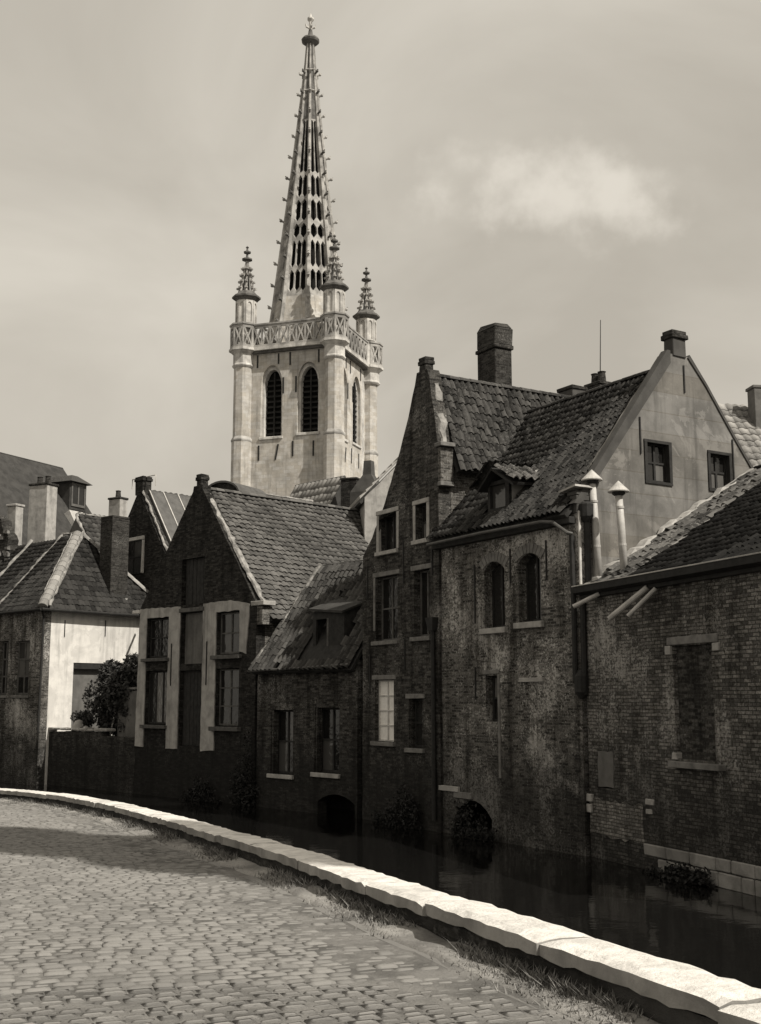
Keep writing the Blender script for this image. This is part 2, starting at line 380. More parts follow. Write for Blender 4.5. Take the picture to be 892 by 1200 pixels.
# windows: a mesh frame under the house; panes, sill and lintel are its sub-parts
def window(parent, x0, x1, z0, z1, t, place=FX, cols=2, rows=3, fm='wood_dark', pane='glass', fw=0.06, name='window', rise=0.0, label=None, thick=0.07, panes=True):
    mb = MB()
    zt = z1
    cw = (x1 - x0 - fw) / cols; ch = (zt - z0 - fw) / rows
    holes = []
    for i in range(cols):
        for j in range(rows):
            a = x0 + fw + i * cw; b = z0 + fw + j * ch
            holes.append(rect(a, a + cw - fw, b, b + ch - fw * 0.8))
    mb.slab(rect(x0, x1, z0, zt), holes, place, t, t + thick)
    o = mb.build(name, fm, parent)
    if label: o['label'] = label
    if panes:
        for h in holes:
            m = MB(); m.slab(h, [], place, t + 0.03 + random.uniform(-.004, .004), t + 0.042); m.build('pane', pane, o)
    return o
def bar(parent, name, mat, x0, x1, z0, z1, t0, t1, place=FX, bevel=0.012, j=0.006):
    m = MB(); a = [place(x, z, t0) for x, z in rect(x0, x1, z0, z1)]; b = [place(x, z, t1) for x, z in rect(x0, x1, z0, z1)]
    a = [tuple(c + random.uniform(-j, j) for c in p) for p in a]
    m.hexa(a, b); return m.build(name, mat, parent, bevel=bevel)

def wall(parent, outline, holes, place, th, mat, name='wall', j=0.012, t0=0.0):
    return MB().slab(ragged(outline, 0.3, j) if j else outline, holes, place, t0, t0 + th).build(name, mat, parent)

# roof tiles: one mesh shared by the tiles set as parts, the rest joined as stuff
def tile_mesh(tw, th, amp, seg=6, lift=0.022):
    us = [k / seg * tw * 1.05 for k in range(seg + 1)]
    ws = [amp * (0.5 - 0.5 * math.cos(2 * math.pi * (k / seg) + 0.9)) for k in range(seg + 1)]
    n = seg + 1
    v = [(u, -0.035, w + lift + 0.012) for u, w in zip(us, ws)] + [(u, th + 0.03, w + 0.006) for u, w in zip(us, ws)] + [(u, -0.03, w - 0.0) for u, w in zip(us, ws)]
    f = [(k, k + 1, n + k + 1, n + k) for k in range(seg)] + [(2 * n + k, 2 * n + k + 1, k + 1, k) for k in range(seg)]
    return np.array(v), f
def joined(name, V, Fq, mat, parent, kind='stuff'):
    me = bpy.data.meshes.new(name); V = np.asarray(V, dtype=np.float32); Fq = np.asarray(Fq, dtype=np.int32)
    me.vertices.add(len(V)); me.vertices.foreach_set('co', V.ravel())
    nf, k = Fq.shape
    me.loops.add(nf * k); me.loops.foreach_set('vertex_index', Fq.ravel())
    me.polygons.add(nf); me.polygons.foreach_set('loop_start', np.arange(0, nf * k, k, dtype=np.int32))
    try: me.polygons.foreach_set('loop_total', np.full(nf, k, dtype=np.int32))
    except Exception: pass
    me.update(calc_edges=True); me.validate()
    me.materials.append(M[mat]); o = link_mesh(name, me, parent)
    if kind: o['kind'] = kind
    return o
def roof_tiles(parent, O, a, b, poly, tw, th, amp, mat, nsep=300, jit=1.0, name='tile', skip=None, sag=0.0, lift=0.022):
    a = Vector(a).normalized(); b = Vector(b).normalized(); c = a.cross(b); O = Vector(O)
    zb = zbase(parent); Oz = O - Vector((0, 0, zb)); X = XF[root_of(parent).name]
    v0, f0 = tile_mesh(tw, th, amp, 6, lift); f0 = np.array(f0)
    us = [p[0] for p in poly]; vs = [p[1] for p in poly]
    cells = []
    for jv in range(int(math.floor(min(vs) / th)), int(math.ceil(max(vs) / th)) + 1):
        du = random.uniform(-.012, .012)
        for iu in range(int(math.floor(min(us) / tw)), int(math.ceil(max(us) / tw)) + 1):
            u = iu * tw + du; v = jv * th
            if not inside((u + tw / 2, v + th / 2), poly): continue
            if skip and skip(u + tw / 2, v + th / 2): continue
            big = random.random() < 0.02
            rz = random.gauss(0, 0.018 * jit) * (4 if big else 1); rx = random.gauss(0, 0.02 * jit); h = abs(random.gauss(0, 0.006 * jit))
            s_ = -sag * math.sin(math.pi * min(max((u - min(us)) / (max(us) - min(us)), 0), 1)) * math.sin(math.pi * min(max((v - min(vs)) / (max(vs) - min(vs)), 0), 1))
            p = Oz + a * u + b * (v + random.gauss(0, 0.008 * jit) - (0.05 if big else 0)) + c * (h + 0.02 + s_)
            ca, sa = math.cos(rz), math.sin(rz)
            A = a * ca + b * sa; B = b * ca - a * sa; B = (B + c * rx).normalized(); Cc = A.cross(B)
            cells.append((( X @ p - Vector((0, 0, EYE))).length, p, A, B, Cc))
    cells.sort(key=lambda q: q[0])
    me = bpy.data.meshes.new(name); me.from_pydata([tuple(p) for p in v0], [], [tuple(f) for f in f0]); me.materials.append(M[mat])
    for d, p, A, B, Cc in cells[:nsep]:
        o = link_mesh(name, me, parent)
        o.matrix_basis = Matrix(((A.x, B.x, Cc.x, p.x), (A.y, B.y, Cc.y, p.y), (A.z, B.z, Cc.z, p.z), (0, 0, 0, 1)))
    rest = cells[nsep:]
    if rest:
        V = []; Fq = []
        for i, (d, p, A, B, Cc) in enumerate(rest):
            B3 = np.array([A, B, Cc]); V.append(v0 @ B3 + np.array(p)); Fq.append(f0 + i * len(v0))
        joined(name + '_field', np.concatenate(V), np.concatenate(Fq), mat, parent)
def ridge_tiles(parent, p0, p1, r, L, mat, name='ridge_tile'):
    p0 = Vector(p0); p1 = Vector(p1); zb = Vector((0, 0, zbase(parent))); d = (p1 - p0); n = max(1, int(d.length / L)); d.normalize()
    up = Vector((0, 0, 1)); s_ = d.cross(up).normalized(); u_ = s_.cross(d)
    k = 6; v = []; f = []
    for q, (e, rr) in enumerate(((0, r * 1.08), (1, r))):
        for i in range(k + 1):
            t = math.pi * i / k; v.append((math.cos(t) * rr, e * L * 1.04, math.sin(t) * rr * 0.85))
    for i in range(k): f.append((i, i + 1, k + 2 + i, k + 1 + i))
    f.append(tuple(range(k + 1))); f.append(tuple(range(k + 1, 2 * k + 2))[::-1])
    me = bpy.data.meshes.new(name); me.from_pydata(v, [], f); me.materials.append(M[mat])
    for i in range(n):
        p = p0 + d * (i * L) - zb; j = random.uniform(-.03, .03)
        dd = (d + s_ * j * .6 + u_ * random.uniform(-.02, .02)).normalized(); ss = dd.cross(up).normalized(); uu = ss.cross(dd)
        o = link_mesh(name, me, parent); o.matrix_basis = Matrix(((ss.x, dd.x, uu.x, p.x), (ss.y, dd.y, uu.y, p.y), (ss.z, dd.z, uu.z, p.z), (0, 0, 0, 1)))
def strip(parent, p0, p1, w, h, mat='mortar', name='mortar_fillet', step=0.22, j=0.03):
    """an uneven bead of mortar along an edge"""
    p0 = Vector(p0); p1 = Vector(p1); d = p1 - p0; n = max(2, int(d.length / step)); d.normalize()
    up = Vector((0, 0, 1)); s_ = d.cross(up).normalized(); u_ = s_.cross(d); L = (p1 - p0).length
    m = MB(); vs = []; fs = []
    for i in range(n + 1):
        c = p0 + d * (L * i / n); ww = w * .72 * (1 + random.uniform(-.5, .4)); hh = h * .62 * (1 + random.uniform(-.6, .5)); o_ = s_ * random.uniform(-j, j)
        vs += [c - s_ * ww / 2 + o_, c - s_ * ww / 3 + u_ * hh + o_, c + s_ * ww / 3 + u_ * hh * .9 + o_, c + s_ * ww / 2 + o_]
    for i in range(n):
        for k in range(4): fs.append((i * 4 + k, i * 4 + (k + 1) % 4, (i + 1) * 4 + (k + 1) % 4, (i + 1) * 4 + k))
    fs += [(3, 2, 1, 0), tuple(n * 4 + k for k in range(4))]
    return m.add(vs, fs).build(name, mat, parent)
def slope(parent, pts, th, mat, name='roof'):
    pts = [Vector(p) for p in pts]; n = (pts[1] - pts[0]).cross(pts[2] - pts[0]).normalized()
    if n.z < 0: n = -n
    m = MB(); k = len(pts)
    vs = [p for p in pts] + [p - n * th for p in pts]
    m.add(vs, [tuple(range(k)), tuple(range(k, 2 * k))[::-1]] + [(i, (i + 1) % k, k + (i + 1) % k, k + i) for i in range(k)])
    return m.build(name, mat, parent)
def chimney(parent, x0, x1, y0, y1, z0, z1, mat, name='chimney', cap=0.06, capm=None, pots=0):
    m = MB(); h = 0.22
    m.box(x0, x1, y0, y1, z0, z1 - h, 0.008)
    o = m.build(name, mat, parent, bevel=0.015)
    c = MB(); c.box(x0 - cap, x1 + cap, y0 - cap, y1 + cap, z1 - h, z1 - h * .45, 0.01); c.box(x0 - cap * .4, x1 + cap * .4, y0 - cap * .4, y1 + cap * .4, z1 - h * .45 + .002, z1, 0.01)
    c.build('chimney_cap', capm or mat, o, bevel=0.015)
    return o
def anchor(parent, x, z0, z1, t=-0.03, place=FX, w=0.035):
    m = MB(); a = [place(p[0], p[1], t) for p in rect(x - w / 2, x + w / 2, z0, z1)]; b = [place(p[0], p[1], 0.03) for p in rect(x - w / 2, x + w / 2, z0, z1)]
    return m.hexa(a, b).build('wall_anchor', 'iron', parent)
def leaves(n, size, shape, mat, parent, name='foliage', seed=1, zb=0.0):
    g = np.random.default_rng(seed); P = shape(g, n)
    d1 = g.normal(size=(n, 3)); d1 /= np.linalg.norm(d1, axis=1)[:, None]
    d2 = np.cross(d1, g.normal(size=(n, 3))); d2 /= np.linalg.norm(d2, axis=1)[:, None]
    s_ = size * g.uniform(.6, 1.4, (n, 1))
    V = np.stack([P - d1 * s_, P + d2 * s_ * .55, P + d1 * s_, P - d2 * s_ * .55], 1).reshape(-1, 3); V[:, 2] -= zb
    return joined(name, V, np.arange(4 * n).reshape(n, 4), mat, parent, kind=None)

WATER = -1.7
FL = {'R': ((4.60, 27.0), -70), 'M': ((1.53, 31.9), -59), 'G': ((-.52, 35.3), -60), 'S': ((-4.02, 39.5), -50), 'C': ((-9.05, 44.9), -47), 'L': ((-13.9, 49.4), -43)}
def loc(k, x, y):
    (p, a) = FL[k]; a = R(a); return (p[0] + math.cos(a) * x - math.sin(a) * y, p[1] + math.sin(a) * x + math.cos(a) * y)

# ------------------------------------------------------------------ ground, street, parapet, water
def zs(Y): 
    return -0.027 * (math.log1p(math.exp((Y - 8) * 2.0)) / 2.0) if Y < 40 else -0.027 * 32 - 0.0
FR = [(13, -19), (7.2, -6.8), (4.35, -0.3), (2.9, 3.0), (1.72, 5.68), (1.32, 6.6), (.81, 7.75), (.03, 9.74), (-.96, 12.45), (-2.12, 15.25), (-3.75, 19.1), (-5.05, 21.85), (-6.65, 24.75), (-8.6, 27.3), (-12.2, 30.6), (-20, 36.2), (-38, 47)]
def catmull(P, n=24):
    out = []
    for i in range(len(P) - 1):
        p0 = np.array(P[max(i - 1, 0)], float); p1 = np.array(P[i], float); p2 = np.array(P[i + 1], float); p3 = np.array(P[min(i + 2, len(P) - 1)], float)
        for k in range(n):
            t = k / n; out.append(.5 * ((2 * p1) + (-p0 + p2) * t + (2 * p0 - 5 * p1 + 4 * p2 - p3) * t * t + (-p0 + 3 * p1 - 3 * p2 + p3) * t ** 3))
    out.append(np.array(P[-1], float)); return np.array(out)
PATH = catmull(FR); SL = np.concatenate([[0], np.cumsum(np.linalg.norm(np.diff(PATH, axis=0), axis=1))])
# a gently smoothed copy guides the courses of setts
def at(s, d):
    """point on the street at arc length s, d metres to the street side of the parapet face"""
    p = np.array([np.interp(s, SL, PATH[:, 0]), np.interp(s, SL, PATH[:, 1])]); e = 0.6
    q = np.array([np.interp(s + e, SL, PATH[:, 0]), np.interp(s + e, SL, PATH[:, 1])]); r = np.array([np.interp(s - e, SL, PATH[:, 0]), np.interp(s - e, SL, PATH[:, 1])])
    t = (q - r) / np.linalg.norm(q - r); l = np.array([-t[1], t[0]])
    return p + l * d, t, l
S5 = float(np.interp(5.68, PATH[:, 1], SL)); S0 = float(np.interp(2.5, PATH[:, 1], SL)); S1 = float(np.interp(36.0, PATH[:, 1], SL))

def bumpy(x, y, sc=1.0): return (math.sin(x * 1.7 * sc + 0.6 * math.sin(y * 1.3 * sc)) + math.sin(y * 2.1 * sc + 0.8 * math.sin(x * 1.1 * sc))) * 0.5
# street sheet (sand bed under the setts) and the ground beyond it
ss = np.concatenate([np.linspace(0, S0, 12), np.linspace(S0, S1, 90)[1:], np.linspace(S1, SL[-1], 10)[1:]])
ds = [0.02, .3, .4, .6, .8, 1.0, 1.4, 2.2, 3.2, 4.5, 6, 8, 11, 16, 30, 80, 400]
vs = []; fs = []
for s_ in ss:
    for d in ds:
        p, t, l = at(s_, d); 
        if d > 16: p = at(s_, 16)[0] + np.array([-0.92, -0.39]) * (d - 16)
        z = zs(min(max(p[1], -5), 36)) + 0.10 * min(d / 4, 1) * (1 if d < 12 else 0.6) * 0.5 + (0.012 * bumpy(p[0] * 2, p[1] * 2) if d < .35 else 0)
        vs.append((p[0], p[1], z - (0.001 if d < .85 else 0.0075) if d > .35 else z))
nd = len(ds)
for i in range(len(ss) - 1):
    for k in range(nd - 1): fs.append((i * nd + k, i * nd + k + 1, (i + 1) * nd + k + 1, (i + 1) * nd + k))
street = MB().add(vs, fs).build('street', 'sand'); street['kind'] = 'structure'
street.data.shade_smooth()
def street_z(x, y, d): return zs(min(max(y, -5), 36)) + 0.05 * min(d / 4, 1)

# setts: domed stones laid in courses across the street
def sett(l, w, h=0.07):
    xs = (-.5, -.27, .27, .5); v = []
    for j, y in enumerate((-.5, 0, .5)):
        for i, x in enumerate(xs):
            e = (i in (0, 3)) or (j in (0, 2)); v.append((x * l, y * w, -0.006 if e else 0.0025))
    n = len(v); ring = [0, 1, 2, 3, 7, 11, 10, 9, 8, 4]
    v += [(v[i][0] * 1.02, v[i][1] * 1.02, -h) for i in ring]
    f = [(j * 4 + i, j * 4 + i + 1, j * 4 + i + 5, j * 4 + i + 4) for j in range(2) for i in range(3)]
    f += [(ring[k], n + k, n + (k + 1) % 10, ring[(k + 1) % 10]) for k in range(10)]
    return np.array(v), np.array([q for q in f])
CW = 0.10; SLn = 0.135
v0, f0 = sett(1, 1); stones = []
s_ = S0 - 2.0; ci = 0
while s_ < S1 - 4:
    off = random.uniform(0, .2); d0 = 0.40
    d = d0 - off * 0.5
    while d < 8.5:
        l = SLn * random.uniform(.72, 1.25)
        p, t, lft = at(s_ + 0.10 * math.sin(d * .55) + random.gauss(0, .006), d + l / 2)
        stones.append((p[0], p[1], street_z(p[0], p[1], d + l / 2) + random.gauss(0, .004), math.atan2(lft[1], lft[0]) + random.gauss(0, .05), l - .010, (CW - .008) * random.uniform(.9, 1.03) * max(.72, 1 - d * 0.026), random.gauss(0, .022), random.gauss(0, .026)))
        d += l
    s_ += CW; ci += 1
stones.sort(key=lambda q: (q[0] ** 2 + q[1] ** 2) if (q[1] > 6.0 and abs(q[0]) < 0.36 * q[1]) else 1e6 + q[0] ** 2 + q[1] ** 2)
sme = bpy.data.meshes.new('cobblestone'); sme.from_pydata([tuple(p) for p in v0], [], [tuple(f) for f in f0]); sme.materials.append(M['cobble']); sme.shade_smooth()
def smat(q):
    return Matrix.Translation((q[0], q[1], q[2])) @ Matrix.Rotation(q[3], 4, 'Z') @ Matrix.Rotation(q[6], 4, 'X') @ Matrix.Rotation(q[7], 4, 'Y') @ Matrix.Diagonal((q[4], q[5], 1, 1))
for q in stones[:300]:
    o = link_mesh('cobblestone', sme, street); o.matrix_basis = smat(q)
V = []; Fq = []
vh = np.hstack([v0, np.ones((len(v0), 1))])
for i, q in enumerate(stones[300:]):
    V.append((vh @ np.array(smat(q)).T)[:, :3]); Fq.append(f0 + i * len(v0))
cob = joined('cobblestone_field', np.concatenate(V), np.concatenate(Fq), 'cobble', street); cob.data.shade_smooth()

# kerb stones between setts and verge
s_ = S0
while s_ < S1 - 4:
    L = random.uniform(.55, .95); p, t, l = at(s_ + L / 2, 0.31); z = street_z(p[0], p[1], .3)
    m = MB().box(-L / 2 + .012, L / 2 - .012, -.05, .05, -.12, .006 + random.uniform(-.012, .008), .008)
    o = m.build('kerb_stone', 'cobble', street, bevel=.018); o.location = (p[0], p[1], z); o.rotation_euler = (random.gauss(0, .03), 0, math.atan2(t[1], t[0]) + random.gauss(0, .012)); s_ += L

# verge of trodden earth between kerb and parapet
vs = []; fs = []; dv = [0.0, .05, .1, .16, .21, .25, .28]
ssv = np.linspace(S0 - 3, S1, 260)
for s_ in ssv:
    for k, d in enumerate(dv):
        p, t, l = at(s_, d); z = zs(min(max(p[1], -5), 36)) + 0.012 + 0.04 * (1 - d / .28) ** 1.5 + 0.012 * bumpy(p[0] * 4, p[1] * 4) + random.gauss(0, .006)
        vs.append((p[0], p[1], z if k < 6 else z - .03))
for i in range(len(ssv) - 1):
    for k in range(6): fs.append((i * 7 + k, i * 7 + k + 1, (i + 1) * 7 + k + 1, (i + 1) * 7 + k))
verge = MB().add(vs, fs).build('verge', 'dirt'); verge['kind'] = 'structure'; verge.data.shade_smooth()
# weeds on the verge
nb_ = 14000; V = []; g = np.random.default_rng(3); cnt = 0
while cnt < nb_:
    s_ = S0 + 1 + (g.random() ** 1.5) * (S1 - S0 - 6); d = abs(g.normal(0, .13)) + .01
    dens = bumpy(s_ * 1.3, d * 2, 1.1) + .45 * bumpy(s_ * 4.1, 3 + d) - d * 1.6
    if dens < g.uniform(-.45, .55) or d > .6: continue
    p, t, l = at(s_, d); h = g.uniform(.012, .05) * (1.6 if d < .1 else .7); a = g.uniform(0, 6.28); lean = g.uniform(.5, 2.2) * h; w = g.uniform(.003, .008)
    z = zs(min(max(p[1], -5), 36)) + .012 + .04 * (1 - min(d / .28, 1)) ** 1.5
    c_, s2 = math.cos(a), math.sin(a)
    V += [(p[0] - s2 * w, p[1] + c_ * w, z - .01), (p[0] + s2 * w, p[1] - c_ * w, z - .01), (p[0] + c_ * lean, p[1] + s2 * lean, z + h)]; cnt += 1
wd = joined('weeds', V, np.arange(3 * nb_).reshape(nb_, 3), 'weed', None); tag(wd, 'short dry weeds and grass tufts along the foot of the canal parapet', 'weeds', kind='stuff')

# parapet: wall and coping stones
pz = lambda y: zs(min(max(y, -5), 36))
par = thing('canal_parapet', 'low curving canal parapet with sunlit white coping stones', 'parapet', (0, 0), 0, 0)
vs = []; fs = []; ssp = np.linspace(0.5, SL[-1] - .5, 200)
for s_ in ssp:
    a, t, l = at(s_, -.015 + random.gauss(0, .006)); b, _, _ = at(s_, -.36); z = pz(a[1])
    vs += [(a[0], a[1], z - .25), (a[0], a[1], z + .148), (b[0], b[1], z + .148), (b[0], b[1], WATER - .6)]
for i in range(len(ssp) - 1):
    for k in range(4): fs.append((i * 4 + k, i * 4 + (k + 1) % 4, (i + 1) * 4 + (k + 1) % 4, (i + 1) * 4 + k))
MB().add(vs, fs).build('parapet_wall', 'brick_shed', par)
s_ = S0 - 4
while s_ < S1 + 8:
    L = random.uniform(1.2, 2.4); nx, ny = max(4, int(L / .12)), 5; dz = random.gauss(0, .006); sh = random.gauss(0, .008); vs = []; fs = []
    for i in range(nx + 1):
        sc = s_ + .002 + (L - .004) * i / nx
        for k in range(ny + 1):
            d = .025 - .40 * k / ny + sh; e = (k in (0, ny)); ee = i in (0, nx)
            p, t, l = at(sc, d + (random.gauss(0, .008) if e else 0)); z = pz(p[1]) + .25 + dz + random.gauss(0, .0015) - (.012 + abs(random.gauss(0, .006)) if e else 0) - (.006 + abs(random.gauss(0, .004)) if ee else 0)
            vs.append((p[0], p[1], z))
    n = len(vs); ring = [i * (ny + 1) for i in range(nx + 1)] + [nx * (ny + 1) + k for k in range(1, ny + 1)] + [i * (ny + 1) + ny for i in range(nx - 1, -1, -1)] + [k for k in range(ny - 1, 0, -1)]
    for i in ring:
        x, y, z = vs[i]; vs.append((x + random.gauss(0, .004), y + random.gauss(0, .004), pz(y) + .15 + dz + random.gauss(0, .005)))
    for i in range(nx):
        for k in range(ny): fs.append((i * (ny + 1) + k, (i + 1) * (ny + 1) + k, (i + 1) * (ny + 1) + k + 1, i * (ny + 1) + k + 1))
    for q in range(len(ring)): fs.append((ring[q], ring[(q + 1) % len(ring)], n + (q + 1) % len(ring), n + q))
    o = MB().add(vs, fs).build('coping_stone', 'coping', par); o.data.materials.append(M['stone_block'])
    for q in range(nx * ny, len(o.data.polygons)): o.data.polygons[q].material_index = 1  # darker side faces: shade below the bright top put into the colour
    s_ += L

# water and the far bank
w = MB(); w.add([(-150, -60, WATER), (60, -60, WATER), (60, 120, WATER), (-150, 120, WATER)], [(0, 1, 2, 3)])
wa = w.build('canal_water', 'water'); wa['kind'] = 'structure'
bl = [loc('R', 40, 1.6), loc('R', 9, 1.6), loc('R', 0, 1.6), loc('M', 0, 1.6), loc('G', 0, 1.6), loc('S', 0, 1.6), loc('C', .4, 1.6), loc('C', -.05, .34), loc('C', -6.3, .34), loc('L', -.4, .6), loc('L', -30, .6), loc('L', -120, 1.6)]
vs = []; fs = []
for i, (x, y) in enumerate(bl):
    vs += [(x, y, WATER - .5), (x, y, .15), (x + 60, y + 60, .15), (x + 900, y + 900, .15)]
for i in range(len(bl) - 1):
    for k in range(3): fs.append((i * 4 + k, i * 4 + 4 + k, i * 4 + 5 + k, i * 4 + 1 + k))
gr = MB().add(vs, fs).build('ground', 'earth'); gr['kind'] = 'structure'

ZB = -1.8
# ------------------------------------------------------------------ stepped roof house C (pale pilasters)
c = thing('gabled_house', 'tall narrow-gabled canal house with pale plaster strips between its windows', 'house', *FL['C'], ZB)
WC = 7.25
out = [(0, ZB), (WC, ZB), (WC, 4.85), (3.95, 9.15), (3.95, 9.3), (3.4, 9.3), (3.35, 9.1), (0, 5.0)]
cols = [(.55, 2.08), (5.0, 6.38)]
holes = [rect(x0 + .04, x1 - .04, z0, z1) for x0, x1 in cols for z0, z1 in ((.82, 2.75), (3.22, 4.66))] + [rect(2.84, 4.16, .1, 2.72), rect(2.84, 4.16, 2.95, 4.75), rect(2.8, 4.2, 5.05, 6.7)]
wall(c, out, holes, FX, .36, 'brick_dark')
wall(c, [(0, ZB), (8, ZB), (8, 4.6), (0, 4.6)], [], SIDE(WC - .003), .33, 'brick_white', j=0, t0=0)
c.children[-1].location = (0, .37, 0)
wall(c, [(0, ZB), (8, ZB), (8, 4.6), (0, 4.6)], [], SIDE(.34), .33, 'brick_dark', j=0)
c.children[-1].location = (0, .37, 0)
wall(c, [(0.34, ZB), (WC - .34, ZB), (WC - .34, 4.6), (3.65, 8.9), (.34, 4.8)], [], FX, .3, 'brick_dark', j=0, t0=8.0)
# plaster strips, left proud of the brick
pl = MB(); pl.slab(ragged([(.0, .02), (.57, .0), (.57, 4.68), (2.06, 4.68), (2.06, -.02), (2.78, .0), (2.78, 5.0), (.1, 5.06)], .2, .02), [], FX, -.035, .0); pl.build('plaster_panel', 'plaster_pale', c)
pl = MB(); pl.slab(ragged([(4.22, -.05), (5.0, .0), (5.0, 4.68), (6.36, 4.68), (6.36, 3.3), (6.75, 3.2), (6.9, 4.86), (5.8, 5.05), (4.22, 5.02)], .2, .02), [], FX, -.035, .0); pl.build('plaster_panel', 'plaster_pale', c)
wo_ = window(c, .6, 2.03, 3.24, 4.64, .14, cols=2, rows=2); bar(wo_, 'sill', 'wood_grey', .42, 2.16, 3.08, 3.2, -.16, .2)
wo_ = window(c, .6, 2.03, .84, 2.73, .14, cols=3, rows=1); bar(wo_, 'sill', 'wood_grey', .5, 2.12, .68, .8, -.16, .2)
wo_ = window(c, 5.05, 6.33, 3.24, 4.64, .14, cols=2, rows=2, fm='wood_grey'); bar(wo_, 'sill', 'wood_grey', 4.85, 6.5, 3.06, 3.2, -.16, .2)
wo_ = window(c, 5.05, 6.33, .84, 2.73, .14, cols=2, rows=3, fm='wood_grey'); bar(wo_, 'sill', 'wood_grey', 4.85, 6.5, .66, .8, -.16, .2)
for z0, z1, mt in ((.1, 2.72, 'wood_dark'), (2.95, 4.75, 'plaster_dull'), (5.05, 6.7, 'wood_dark')):
    x = 2.80
    p0 = MB(); p0.slab(rect(2.79, 4.21, z0 - .01, z1 + .01), [], FX, .17, .21); sh = p0.build('shutter', mt, c)
    if mt == 'wood_dark':
        for k in range(6):
            MB().box(2.86 + k * .22, 2.86 + k * .22 + .2, .14 + random.uniform(-.006, .006), .168, z0 + .02, z1 - .02, .004).build('plank', 'wood_dark', sh)
bar(c, 'ledge', 'wood_grey', 2.72, 4.28, 4.78, 4.92, -.06, .1)
for x in (2.3, 4.5): anchor(c, x, 2.2, 3.7, -.065)
bar(c, 'kneeler_stone', 'stone_sill', WC - .25, WC + .45, 4.78, 4.93, -.06, .45); bar(c, 'kneeler_block', 'brick_warm', WC + .02, WC + .32, 4.15, 4.76, .0, .42)
bar(c, 'gutter_end', 'paint_white', -.35, .12, 4.9, 5.02, -.1, .3)
# roof
b_ = Vector((3.65 - 7.65, 0, 9.15 - 4.35)); sl_ = b_.length
slope(c, [(7.68, .3, 4.28), (7.68, 8.4, 4.28), (3.65, 8.4, 9.12), (3.65, .3, 9.12)], .1, 'wood_dark', 'roof')
slope(c, [(-.3, .3, 4.6), (-.3, 8.4, 4.6), (3.65, 8.4, 9.12), (3.65, .3, 9.12)], .1, 'slate', 'roof')
roof_tiles(c, (7.66, .32, 4.30), (0, 1, 0), b_, [(0, 0), (8.1, 0), (8.1, sl_), (0, sl_)], .255, .235, .05, 'tile_step', 300, 1.8, sag=.06, lift=.05)
ridge_tiles(c, (3.65, .35, 9.2), (3.65, 8.4, 9.2), .13, .38, 'tile_step')
strip(c, (3.9, .2, 9.12), (WC + .1, .2, 4.92), .30, .10); strip(c, (3.62, 8.35, 9.2), (7.66, 8.35, 4.35), .12, .10)
chimney(c, 3.5, 3.8, .04, .36, 9.2, 9.72, 'brick_dark', 'gable_finial', .03)
strip(c, (WC + .1, .5, 4.25), (WC + .1, 1.9, 4.2), .05, .04, 'iron', 'gutter', j=.005)

# ------------------------------------------------------------------ low house S
s = thing('low_house', 'low canal house with a broken pantile roof and two black window openings', 'house', *FL['S'], ZB)
WS = 5.2
sh_ = [rect(.8, 2.0, -.62, 1.38), rect(3.12, 4.35, -.48, 1.46), arched(3.3, 5.1, ZB + .02, -1.08, .25)]
wall(s, [(.0, ZB), (WS, ZB), (WS, 2.85), (0, 2.75)], sh_, FX, .35, 'brick_gable')
wall(s, [(.36, ZB), (2.6, ZB), (2.6, 3.0), (.36, 3.0)], [], SIDE(.33), .3, 'brick_gable', j=0)
wall(s, [(.36, ZB), (2.6, ZB), (2.6, 2.9), (2.15, 6.1), (.36, 2.9)], [], SIDE(WS), .3, 'brick_gable', j=0)
wall(s, [(.3, ZB), (WS, ZB), (WS, 6.0), (.62, 6.0), (.3, 3)], [], FX, .3, 'brick_gable', j=0, t0=2.62)
for x0, x1, z0, z1 in ((.8, 2.0, -.62, 1.38), (3.12, 4.35, -.48, 1.46)):
    w_ = window(s, x0 + .01, x1 - .01, z0 + .01, z1 - .01, .25, cols=2, rows=2, fw=.07); bar(w_, 'sill', 'stone_sill', x0 - .12, x1 + .06, z0 - .13, z0 - .005, -.08, .2)
    bar(w_, 'jamb', 'brick_gable', x0 + .005, x0 + .09, z0, z1 - .02, .03, .24)
# roof slope
bS = Vector((0, 2.14 + .25, 6.15 - 2.62)); lS = bS.length
slope(s, [(.02, -.25, 2.56), (WS, -.25, 2.56), (WS, 2.14, 6.1), (.62, 2.14, 6.1)], .09, 'wood_dark', 'roof')
slope(s, [(.62, 2.15, 6.1), (WS, 2.15, 6.1), (WS, 3.0, 5.9), (.62, 3.0, 5.9)], .09, 'slate', 'roof')
def skS(u, v): return (2.35 < u < 4.35 and .35 < v < 1.75) or (v > 2.6 and u > 3.9 and v < 3.4) or random.random() < .01
roof_tiles(s, (-.05, -.25, 2.6), (1, 0, 0), bS, [(.05, 0), (5.2, 0), (5.2, lS), (.65, lS)], .235, .28, .12, 'tile_shed', 300, 1.6, skip=skS, sag=.05)
for k in range(9):     # bare battens where tiles have slipped
    z = 4.62 + k * .1; y = -.25 + (z - 2.62) / 3.53 * 2.39
    if k in (1, 4, 7): MB().box(3.85, 5.18, y - .1, y - .05, z + .06, z + .10, .006).build('batten', 'wood_grey', s)
strip(s, (.03, -.22, 2.72), (.62, 2.1, 6.18), .2, .12); strip(s, (.62, 2.14, 6.2), (WS, 2.14, 6.15), .1, .05, 'lead', 'ridge_flashing')
MB().tube([(-.1, -.3, 2.62), (2.6, -.32, 2.66), (5.15, -.3, 2.72)], .04, 8).build('gutter', 'lead', s)
